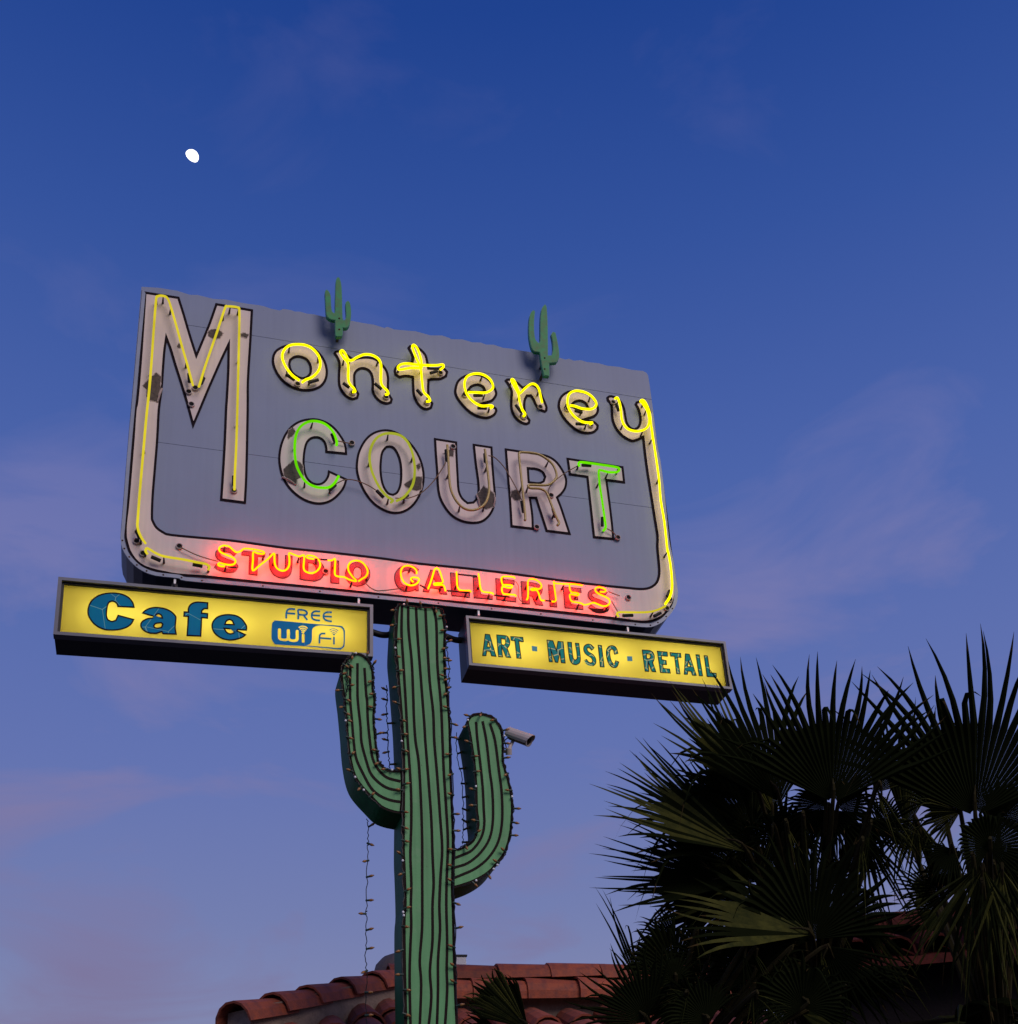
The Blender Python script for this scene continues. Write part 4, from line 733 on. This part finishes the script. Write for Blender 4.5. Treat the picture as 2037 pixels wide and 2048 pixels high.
string('light_string', 'bulb strand hanging in the gap between trunk and right arm', z('BB', (150, 300), (160, 500), (200, 700), (213, 900), (215, 1050), (218, 1200), (205, 1330)), CD + .25, .085, lambda n, p: 1, False, wr=.003)
string('light_string', 'loose bulb cord hanging beside the upper right of the trunk', z('Y', (1485, 600), (1505, 760), (1525, 920), (1525, 1050), (1535, 1185), (1505, 1212)), SD, .07, lambda n, p: -1, False, wr=.0034)

# ------------------------------------------------------------------ security camera on the right arm
cp = px(1040, 1475, -.10); cc = thing('security_camera', 'pale bullet security camera beside the right cactus arm', 'security camera', px(1020, 1503, -.10))
ax = (RTl * .86 - UPl * .30 - FWl * .42).normalized()
prof = [(-.085, .012), (-.084, .036), (-.07, .041), (.06, .043), (.075, .043), (.076, .037), (.045, .034)]
part('body', *lathe(prof, ax, cp, 16), M['camg'], cc, smooth=False)
part('lens', *lathe([(.05, .033), (.064, .033), (.066, .017), (.058, .015), (.058, .001)], ax, cp, 16), M['lens'], cc)
# sun shade: a shell over the top of the body
sref = (UPl - ax * UPl.dot(ax)).normalized(); sside = ax.cross(sref)
vs, fs = [], []
for j, (h, r) in enumerate(((-.10, .047), (.105, .050), (.105, .0465), (-.10, .0435))):
    for k in range(11):
        a = R(-112 + 224 * k / 10); rr = r
        vs.append(cp + ax * (h + (-.03 * (abs(k - 5) / 5) ** 2 if h > 0 else 0)) + (sref * math.cos(a) + sside * math.sin(a)) * rr)
for j in range(4):
    for k in range(10): a, b = j * 11 + k, ((j + 1) % 4) * 11 + k; fs.append((a, a + 1, b + 1, b))
part('sun_shade', vs, fs, M['cam'], cc, smooth=False)
part('front_ring', *lathe([(.074, .045), (.084, .045), (.084, .036), (.074, .036)], ax, cp, 16, False), M['cam'], cc)
k0 = cp - ax * .045 - sref * .04; k1 = px(1018, 1503, -.10); k2 = px(1004, 1503, -.10)
part('bracket', *tube([k0, (k0 + k1) / 2 + RTl * -.004, k1], .013, 8), M['cam'], cc)
part('junction', *lathe([(-.025, .022), (.02, .022), (.026, .016)], UPl, k1, 10), M['cam'], cc)
part('cable', *tube(smooth_open([tuple(cp - ax * .08 - sref * .02), tuple(cp - ax * .11 - sref * .06), tuple(k1 - RTl * .02 + UPl * .02), tuple(px(992, 1490, -.08))], 5), .004, 5), M['cable'], cc)
part('wall_arm', *tube([k1, k2, px(990, 1504, -.08)], .012, 8), M['steel'], cc)

# ------------------------------------------------------------------ tiled building behind the post
def tile_mesh(name, m, L, r0, r1, th=.016, seg=7, span=180):
    vs, fs = [], []
    for x, r in ((0, r0), (L, r1)):
        for rr in (r, r - th):
            for k in range(seg + 1): a = R(90 - span / 2 + span * k / seg); vs.append((x, rr * math.cos(a), rr * math.sin(a)))
    n = seg + 1
    for k in range(seg):
        fs += [(k, k + 1, 2 * n + k + 1, 2 * n + k), (n + k, 3 * n + k, 3 * n + k + 1, n + k + 1), (k, n + k, n + k + 1, k + 1), (2 * n + k, 2 * n + k + 1, 3 * n + k + 1, 3 * n + k)]
    fs += [(0, 2 * n, 3 * n, n), (seg, n + seg, 3 * n + seg, 2 * n + seg)]
    me = mesh_data(name, vs, fs, m); return me
capm = tile_mesh('cap_tile', M['tile'], .52, .155, .125)
fldm = tile_mesh('field_tile', M['tile2'], .46, .135, .110)
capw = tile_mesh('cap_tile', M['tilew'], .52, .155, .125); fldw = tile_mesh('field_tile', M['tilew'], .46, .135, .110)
def basis(o, ex, ez):
    ex = Vector(ex).normalized(); ez = Vector(ez); ez = (ez - ex * ez.dot(ex)).normalized(); ey = ez.cross(ex)
    return Matrix(((ex.x, ey.x, ez.x, o.x), (ex.y, ey.y, ez.y, o.y), (ex.z, ey.z, ez.z, o.z), (0, 0, 0, 1)))
def jit(k=.012): return Vector((random.uniform(-k, k), random.uniform(-k, k), random.uniform(-k, k)))
PL, PR = px(466, 2034, .75), px(800, 1958, 2.0)
bld = thing('tiled_building', 'stucco building with red clay barrel tile roof behind the cactus post', 'building', (PR.x, PR.y + 1, 0))
ex = (PR - PL).normalized(); nT = 6; Ld = (PR - PL).length
step = Ld / 5.0
for k in range(nT):
    p = PL + ex * (step * k); inst('cap_tile', capm, bld, basis(p + Vector((0, 0, -.05 + .004 * (k % 2))) + jit(.008), ex + Vector((0, 0, -.05)) + jit(.02), (0, 0, 1)))
# wall under the sloping coping
def wall_prism(a, b, drop, th, name, m, par):
    n = Vector((-(b - a).y, (b - a).x, 0)).normalized() * th / 2
    vs = [a + n, a - n, b - n, b + n, Vector((a.x + n.x, a.y + n.y, drop)), Vector((a.x - n.x, a.y - n.y, drop)), Vector((b.x - n.x, b.y - n.y, drop)), Vector((b.x + n.x, b.y + n.y, drop))]
    return part(name, vs, [(0, 1, 2, 3), (4, 7, 6, 5), (1, 0, 4, 5), (2, 1, 5, 6), (3, 2, 6, 7), (0, 3, 7, 4)], m, par)
wall_prism(PL + ex * .06 + Vector((0, 0, .03)), PR + ex * .1 + Vector((0, 0, .03)), 0, .20, 'wall', M['stucco'], bld)
RL, RRr = px(800, 1958, 2.0), px(1470, 1972, 2.0); RRr.z = RL.z
exr = (RRr - RL).normalized(); k = 0; x = -.1
while x < (RRr - RL).length:
    p = RL + exr * x
    inst('cap_tile', capm, bld, basis(p + Vector((0, 0, -.03)) + jit(.008), -exr if False else exr + Vector((0, 0, .035)) + jit(.012), (0, 0, 1)))
    inst('cap_tile', capm, bld, basis(p + exr * .2 + Vector((0, -.10, -.17)) + jit(.008), exr + jit(.012), (0, -.35, 1)))
    x += .44
wall_prism(RL + Vector((0, .05, -.04)), RRr + Vector((0, .05, -.04)), 0, .22, 'wall', M['stucco'], bld)
# field of barrel tiles falling towards the street
slope = Vector((0.0, -math.cos(R(24)), -math.sin(R(24))))
def column(top, n, off):
    for j in range(n):
        p = top + slope * (.37 * j + .44) + Vector((0, 0, .012 * (n - j))) + jit(.008)
        inst('field_tile', fldm, bld, basis(p, -slope + jit(.03), (0, 0, 1)))
for cx_, cy_ in z('U', (880, 790), (1330, 700), (1690, 610)) + z('N', (860, 436), (930, 420)):
    kx = (cx_ - 466) / (800 - 466); dd = .75 + 1.25 * kx - .1
    column(px(cx_, cy_, dd) + Vector((0, 0, -.23)), 3, 0)
x = .15
while x < (RRr - RL).length:
    column(RL + exr * x + Vector((0, -.12, -.42)) + jit(.01), 4, 0); x += .30
# roof deck under the field
def deck(a, b, n_len, name='roof_deck'):
    a = Vector(a); b = Vector(b); e = slope * n_len; th = Vector((0, 0, -.06))
    part(name, *hexa([a, b, b + e, a + e], th), M['tile2'], bld)
deck(PL + Vector((.12, -.06, -.27)), PR + Vector((0, -.1, -.30)), 1.45)
deck(RL + Vector((.02, -.1, -.46)), RRr + Vector((0, -.1, -.46)), 1.8)
# front wall below the eave
ea = PL + slope * 1.1; eb = RRr + slope * 1.3
wall_prism(Vector((PL.x + .6, PR.y - 1.15, 3.0)), Vector((RRr.x, PR.y - 1.15, 3.0)), 0, .2, 'wall', M['stucco'], bld)
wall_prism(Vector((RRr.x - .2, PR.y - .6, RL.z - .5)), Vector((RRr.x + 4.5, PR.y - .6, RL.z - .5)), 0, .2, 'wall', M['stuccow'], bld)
# rounded chimney and a small vent box behind the ridge
c0 = px(806, 1950, 3.0)
dome = [(-c0.z + .0, .27), (-.25, .27), (0, .26), (.09, .235), (.15, .18), (.185, .09), (.195, .02)]
single('chimney', *lathe([(h, r) for h, r in dome], (0, 0, 1), c0, 16), M['stucco'], (c0.x, c0.y, 0), 'rounded stucco chimney behind the tiled roof ridge', 'chimney', smooth=True)
c1 = px(918, 1926, 3.0)
vb = thing('vent_box', 'small white box on the roof ridge right of the cactus trunk', 'vent box', (c1.x, c1.y, c1.z - .3))
part('box', *box(c1 + Vector((0, 0, -.13)), .11, .11, .34), M['clip'], vb); part('lid', *box(c1 + Vector((0, 0, .05)), .13, .13, .016), M['boxd'], vb)

# darker wing on the right, nearer the street
WL, WR = pxa(1660, 1876, 9.2), pxa(2330, 1845, 9.2); WR.z = WL.z; WR = WL + (WR - WL) * 1.9
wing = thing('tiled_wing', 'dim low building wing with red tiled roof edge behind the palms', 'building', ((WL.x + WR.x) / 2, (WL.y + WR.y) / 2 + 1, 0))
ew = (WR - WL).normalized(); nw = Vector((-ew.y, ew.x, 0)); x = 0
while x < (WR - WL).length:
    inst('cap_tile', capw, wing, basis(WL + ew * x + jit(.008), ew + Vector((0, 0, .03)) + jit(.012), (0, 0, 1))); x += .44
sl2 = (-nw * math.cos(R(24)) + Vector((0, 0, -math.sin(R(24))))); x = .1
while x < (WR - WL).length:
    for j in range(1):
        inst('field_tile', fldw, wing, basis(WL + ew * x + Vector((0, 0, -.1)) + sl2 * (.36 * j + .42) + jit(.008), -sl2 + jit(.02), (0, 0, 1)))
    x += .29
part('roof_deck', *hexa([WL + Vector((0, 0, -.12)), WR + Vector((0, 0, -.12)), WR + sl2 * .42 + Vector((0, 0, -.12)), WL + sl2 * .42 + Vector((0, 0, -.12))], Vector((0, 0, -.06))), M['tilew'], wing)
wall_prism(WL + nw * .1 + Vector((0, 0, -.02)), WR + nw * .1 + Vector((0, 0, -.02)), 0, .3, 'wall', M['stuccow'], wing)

# ------------------------------------------------------------------ fan palms
GRV = Vector((0, 0, -1))
def frond_mesh(hub, axis, normal, Rad, spread, n, split=.5, droop=.25, m='leaf', seed=0, cup=.12, jag=.1):
    rnd = random.Random(seed); axis = axis.normalized(); normal = (normal - axis * normal.dot(axis)).normalized(); side = axis.cross(normal)
    vs, fs, fm = [], [], []; spr = R(spread); dl = spr / n
    st = [.03, .2, .38, split, split + (1 - split) * .28, split + (1 - split) * .55, split + (1 - split) * .8, 1.0]
    for i in range(n):
        a = -spr + 2 * spr * (i + .5) / n
        dv = axis * math.cos(a) + side * math.sin(a); tv = -axis * math.sin(a) + side * math.cos(a)
        L0 = Rad * (.80 + .20 * math.cos(a * .8)); Ln = L0 * rnd.uniform(1 - jag, 1 + jag * .6)
        dr = droop * rnd.uniform(.5, 1.6) + (rnd.uniform(.4, 1.3) if rnd.random() < .13 else 0); bend = rnd.uniform(-.11, .11); o = len(vs); wob = rnd.uniform(-.06, .06); base_ = 0 if rnd.random() < .5 else 2; tipd = rnd.random() < .4; cut = .55 if rnd.random() < .05 else 1
        for q in st:
            r = q * L0 if q <= split else split * L0 + (q - split) / (1 - split) * (Ln - split * L0)
            if q > split: r = split * L0 + (r - split * L0) * cut
            u = max(0, (q - split) / (1 - split))
            w = r * math.tan(dl) if q <= split else split * L0 * math.tan(dl) * max(.03, (1 - u) ** .66)
            c = hub + dv * r + GRV * (droop * max(0, min(q, split) - .3) ** 2 * Rad * 1.2 + dr * u * u * Rad * .42 + droop * u * .25 * Rad * (split - .3)) + tv * ((bend * u * u + wob * u * (1 - u)) * Rad) + normal * (cup * math.sin(a) ** 2 * r)
            fold = w * (.62 if q <= split else .6)
            vs += [c - tv * w - normal * fold * .5, c + normal * fold * .7, c + tv * w - normal * fold * .5]
        for j in range(len(st) - 1):
            b = o + j * 3; fs += [(b, b + 1, b + 4, b + 3), (b + 1, b + 2, b + 5, b + 4)]; fm += [1 if j == len(st) - 2 and tipd else base_] * 2
    return vs, fs, fm
FN = [0]
def frond(par, crown, hub, axis, normal, Rad, spread, n, split=.5, droop=.2, m='leaf', cup=.12, jag=.1):
    FN[0] += 1
    vs, fs, fm = frond_mesh(hub, axis, normal, Rad, spread, n, split, droop, m, FN[0], cup, jag)
    o = part('frond', vs, fs, [M[m], M['leaft'], M['leafd']], par, fm)
    mid = (crown + hub) / 2 + Vector((0, 0, .12 * (hub - crown).length)) * .5
    pts = smooth_open([tuple(crown), tuple(mid), tuple(hub), tuple(hub + axis.normalized() * Rad * .16)], 4)
    v, f = tube(pts, .022, 6, .003); part('petiole', v, f, M['stem'], o)
def cfrond(par, crown, hx, hy, tx, ty, depth, spread, n, split=.5, droop=.12, m='leaf', tilt=0., pitch=0., cup=.1, jag=.1):
    """frond traced in the palm view: hub and tip, hub distance, tilt of the blade about its own axis and its lean towards the street"""
    (a, b), (c, d) = z('CC', (hx, hy), (tx, ty)); hub = pxa(a, b, depth)
    w = pxa(c, d, depth) - hub; Rad = w.length; ax_ = w.normalized()
    nrm = -FWl; sd_ = ax_.cross(nrm); nrm = nrm * math.cos(R(tilt)) + sd_ * math.sin(R(tilt))
    ax2 = ax_ * math.cos(R(pitch)) + (-FWl) * math.sin(R(pitch)); Rad /= max(.5, math.cos(R(pitch)))
    frond(par, crown, hub, ax2, nrm, Rad, spread, n, split, droop, m, cup, jag)
def palm(label, gx, gy, depth):
    c = pxa(gx, gy, depth); t = thing('fan_palm', label, 'palm tree', (c.x, c.y, 0), 'fan palms in front of the building')
    prof = [(0, .24), (.15, .20)] + [(.3 + i * .12, .17 + .02 * ((i % 2))) for i in range(int((c.z - .4) / .12))] + [(c.z, .15)]
    part('trunk', *lathe(prof, (0, 0, 1), (c.x, c.y, 0), 14), M['trunk'], t); return t, c
pa, ca = palm('tall fan palm whose upper leaves overlap the ART MUSIC RETAIL box', 1640, 2110, 5.7)
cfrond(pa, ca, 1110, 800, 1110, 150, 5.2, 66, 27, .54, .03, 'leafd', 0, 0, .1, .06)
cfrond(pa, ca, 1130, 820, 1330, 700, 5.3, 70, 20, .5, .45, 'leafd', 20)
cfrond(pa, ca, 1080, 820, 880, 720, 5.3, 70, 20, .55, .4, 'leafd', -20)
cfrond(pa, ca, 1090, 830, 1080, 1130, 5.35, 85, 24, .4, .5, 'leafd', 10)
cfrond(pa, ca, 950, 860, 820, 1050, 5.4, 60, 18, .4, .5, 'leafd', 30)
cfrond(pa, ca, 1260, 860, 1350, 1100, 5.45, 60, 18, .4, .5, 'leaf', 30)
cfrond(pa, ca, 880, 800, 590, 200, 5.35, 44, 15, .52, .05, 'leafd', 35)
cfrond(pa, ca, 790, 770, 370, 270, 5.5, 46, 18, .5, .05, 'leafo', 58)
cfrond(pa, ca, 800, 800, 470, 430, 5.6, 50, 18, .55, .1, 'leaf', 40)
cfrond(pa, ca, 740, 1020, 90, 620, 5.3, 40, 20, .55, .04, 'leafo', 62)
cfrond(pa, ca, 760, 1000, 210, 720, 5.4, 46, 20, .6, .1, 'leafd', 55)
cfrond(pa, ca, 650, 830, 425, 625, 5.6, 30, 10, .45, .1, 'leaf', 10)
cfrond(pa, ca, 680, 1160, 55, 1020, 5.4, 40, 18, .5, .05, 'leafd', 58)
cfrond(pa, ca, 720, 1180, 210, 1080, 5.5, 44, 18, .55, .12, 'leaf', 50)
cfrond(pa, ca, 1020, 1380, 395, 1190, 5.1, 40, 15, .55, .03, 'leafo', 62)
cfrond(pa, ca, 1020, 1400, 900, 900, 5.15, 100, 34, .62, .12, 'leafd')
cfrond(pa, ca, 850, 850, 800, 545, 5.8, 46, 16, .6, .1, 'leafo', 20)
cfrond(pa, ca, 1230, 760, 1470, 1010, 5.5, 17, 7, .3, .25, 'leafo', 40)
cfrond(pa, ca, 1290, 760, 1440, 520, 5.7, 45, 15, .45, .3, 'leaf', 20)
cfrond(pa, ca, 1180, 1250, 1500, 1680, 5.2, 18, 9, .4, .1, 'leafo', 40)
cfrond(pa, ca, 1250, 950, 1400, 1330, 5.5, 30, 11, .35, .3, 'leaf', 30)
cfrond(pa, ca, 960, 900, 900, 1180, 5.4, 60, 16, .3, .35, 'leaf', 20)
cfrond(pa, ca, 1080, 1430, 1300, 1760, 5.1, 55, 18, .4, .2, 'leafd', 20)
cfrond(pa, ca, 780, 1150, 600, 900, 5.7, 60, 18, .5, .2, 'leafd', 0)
pb, cb = palm('fan palm cut by the right edge of the picture, with hanging lower leaves', 2010, 2190, 5.6)
cfrond(pb, cb, 1735, 860, 1725, 15, 5.3, 68, 29, .48, .02, 'leafd', 0, 0, .1, .06)
cfrond(pb, cb, 1640, 1010, 1520, 1120, 5.3, 70, 20, .55, .35, 'leafd', 20)
cfrond(pb, cb, 1880, 1010, 1960, 1180, 5.3, 75, 22, .55, .35, 'leafd', -20)
cfrond(pb, cb, 1480, 880, 1400, 1120, 5.8, 60, 18, .5, .4, 'leafo', 20)
cfrond(pb, cb, 1600, 850, 1500, 600, 5.9, 50, 18, .5, .2, 'leaf', 10)
cfrond(pb, cb, 1780, 880, 1900, 820, 5.35, 90, 28, .5, .3, 'leafd', 10)
cfrond(pb, cb, 1670, 840, 1440, 760, 5.5, 75, 26, .55, .2, 'leafo', 10)
cfrond(pb, cb, 1840, 880, 2000, 700, 5.4, 80, 26, .6, .2, 'leaf', 10)
cfrond(pb, cb, 1800, 1000, 1810, 800, 5.0, 150, 40, .75, .2, 'leafd')
cfrond(pb, cb, 1750, 1080, 1690, 1600, 5.1, 52, 17, .30, .25, 'leafo', 10)
cfrond(pb, cb, 1860, 1060, 1960, 1560, 5.2, 40, 12, .35, .3, 'leaf', 10)
cfrond(pb, cb, 1430, 920, 1490, 360, 6.2, 28, 12, .5, .03, 'leaf', 10)
cfrond(pb, cb, 1560, 1200, 1380, 1050, 6.2, 70, 20, .45, .2, 'leaf', 30)
cfrond(pb, cb, 1600, 1260, 1400, 1330, 6.3, 50, 14, .5, .2, 'leaf', 30)
cfrond(pb, cb, 1770, 1090, 1730, 1570, 4.95, 42, 11, .28, .2, 'leafo', 10)
cfrond(pb, cb, 1850, 1090, 1880, 1540, 4.95, 36, 9, .28, .25, 'leafo', -10)
cfrond(pa, ca, 1300, 740, 1470, 1040, 5.0, 14, 6, .22, .2, 'leafo', 10)
pc, cc_ = palm('low dark fan palm at the bottom, left of the taller palms', 1330, 2230, 5.2)
cfrond(pc, cc_, 300, 1760, 60, 1470, 4.9, 62, 24, .5, .06, 'leafd')
cfrond(pc, cc_, 270, 1620, 110, 1165, 5.2, 10, 5, .35, .02, 'leafd', 20)
cfrond(pc, cc_, 420, 1560, 260, 1270, 5.2, 55, 18, .62, .35, 'leafd', 20)
cfrond(pc, cc_, 560, 1500, 520, 1250, 5.2, 80, 24, .55, .45, 'leafd', 20)
cfrond(pc, cc_, 760, 1560, 700, 1250, 5.1, 110, 32, .6, .4, 'leafd')
cfrond(pc, cc_, 560, 1760, 420, 1560, 4.8, 80, 26, .6, .35, 'leafd', 10)
cfrond(pc, cc_, 760, 1640, 860, 1790, 4.8, 50, 14, .3, .5, 'leafo', 20)
cfrond(pc, cc_, 980, 1700, 960, 1400, 4.9, 120, 34, .6, .35, 'leafd')
cfrond(pc, cc_, 470, 1640, 360, 1720, 4.8, 60, 14, .3, .45, 'leaf', 20)
pd, cdn = palm('small olive fan palm just right of the cactus trunk at the bottom edge', 1075, 2190, 6.3)
def vfrond(par, crown, hx, hy, tx, ty, depth, spread, n, split, droop, m, tilt=0):
    (a, b), (c, d) = z('V', (hx, hy), (tx, ty)); hub = pxa(a, b, depth); w = pxa(c, d, depth) - hub
    nrm = -FWl * math.cos(R(tilt)) + w.normalized().cross(-FWl) * math.sin(R(tilt)); frond(par, crown, hub, w.normalized(), nrm, w.length, spread, n, split, droop, m, .05, .06)
vfrond(pd, cdn, 980, 920, 400, 330, 6.0, 22, 14, .78, .10, 'leafo', 25)
vfrond(pd, cdn, 1000, 940, 640, 300, 6.1, 20, 12, .75, .12, 'leaf', -25)
vfrond(pd, cdn, 1000, 960, 330, 560, 5.95, 16, 9, .7, .10, 'leaf', 35)
vfrond(pd, cdn, 700, 1000, 230, 840, 6.0, 25, 10, .6, .05, 'leafd', 30)
cfrond(pa, ca, 760, 930, 480, 640, 5.5, 60, 20, .6, .2, 'leaf', 25)
cfrond(pa, ca, 700, 1080, 330, 930, 5.55, 55, 20, .6, .2, 'leafo', 35)
cfrond(pa, ca, 620, 1260, 300, 1210, 5.6, 55, 18, .55, .25, 'leafd', 30)
cfrond(pc, cc_, 420, 1420, 230, 1300, 5.4, 60, 20, .5, .4, 'leaf', 20)
# inner leaves that close the crowns
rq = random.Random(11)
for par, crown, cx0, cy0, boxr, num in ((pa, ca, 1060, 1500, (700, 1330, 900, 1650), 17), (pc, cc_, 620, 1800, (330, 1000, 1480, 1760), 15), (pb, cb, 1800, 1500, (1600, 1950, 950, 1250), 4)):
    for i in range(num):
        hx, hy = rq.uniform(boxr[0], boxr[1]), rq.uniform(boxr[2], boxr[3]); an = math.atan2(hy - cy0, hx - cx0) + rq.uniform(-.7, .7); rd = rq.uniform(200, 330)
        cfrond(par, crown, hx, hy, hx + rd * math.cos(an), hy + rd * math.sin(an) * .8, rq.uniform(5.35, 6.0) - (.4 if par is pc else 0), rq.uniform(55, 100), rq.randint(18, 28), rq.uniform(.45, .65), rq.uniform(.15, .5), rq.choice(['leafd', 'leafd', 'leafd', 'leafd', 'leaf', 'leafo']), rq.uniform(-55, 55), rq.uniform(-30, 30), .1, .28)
# limp strands hanging out of the crowns
for par, crown, bx0, num in ((pa, ca, (850, 1350, 820, 1300), 9), (pc, cc_, (500, 1150, 1300, 1560), 7), (pb, cb, (1580, 1900, 1000, 1250), 5)):
    for i in range(num):
        hx, hy = rq.uniform(bx0[0], bx0[1]), rq.uniform(bx0[2], bx0[3]); rd = rq.uniform(200, 360); an = rq.uniform(.9, 2.0)
        cfrond(par, crown, hx, hy, hx + rd * math.cos(an), hy + rd * math.sin(an), 4.95 + rq.uniform(-.1, .35), rq.uniform(8, 16), rq.randint(3, 6), .18, .35, rq.choice(['leaf', 'leafo', 'leafo']), rq.uniform(-40, 40), 0, .05, .35)
# the rest of each crown, all round
for par, crown, nfr, base, hi in ((pa, ca, 12, .75, 1.0), (pb, cb, 9, .8, 1.0), (pc, cc_, 12, .55, .8), (pd, cdn, 5, .35, .4)):
    for i in range(nfr):
        az = 2 * math.pi * (i + random.uniform(-.3, .3)) / nfr; e_ = R(random.uniform(-25, 35))
        dv = Vector((math.cos(az) * math.cos(e_), math.sin(az) * math.cos(e_), math.sin(e_)))
        if dv.dot(-FWl) > .45 or (dv.dot(RTl) < -.3 and par is not pc): continue
        hub = crown + dv * base * random.uniform(.6, 1.0)
        nrm = Vector((0, 0, 1)) - dv * dv.z + Vector((random.uniform(-.3, .3), random.uniform(-.3, .3), 0))
        frond(par, crown, hub, dv, nrm, .62 * hi, 85, 24, .5, .45, random.choice(['leaf', 'leafd']))

# ------------------------------------------------------------------ moon: the sunlit half of the ball
md = 1800.0; mc = pxa(384, 312.5, md); mr = md / F_PX * 13.0
mv = -(pxa(384, 312.5, 1.0) - loc(CAM)).normalized()
ls = (RTl * .42 + UPl * .60 + mv * .72).normalized()
a = ls.cross(Vector((0, 0, 1))).normalized(); b = ls.cross(a); vs, fs = [], []; NR_, NS = 10, 32
for i in range(NR_):
    th = math.pi / 2 * (1 - i / NR_)
    for k in range(NS): t = 2 * math.pi * k / NS; vs.append(mc + (ls * math.cos(th) + (a * math.cos(t) + b * math.sin(t)) * math.sin(th)) * mr)
vs.append(mc + ls * mr)
for i in range(NR_ - 1):
    for k in range(NS): p, q = i * NS + k, i * NS + (k + 1) % NS; fs.append((p, q, q + NS, p + NS))
fs += [((NR_ - 1) * NS + k, (NR_ - 1) * NS + (k + 1) % NS, NR_ * NS) for k in range(NS)]; fs.append(tuple(range(NS))[::-1])
single('moon', vs, fs, M['moon'], mc, 'bright white gibbous moon in the upper left sky', 'moon', smooth=True)
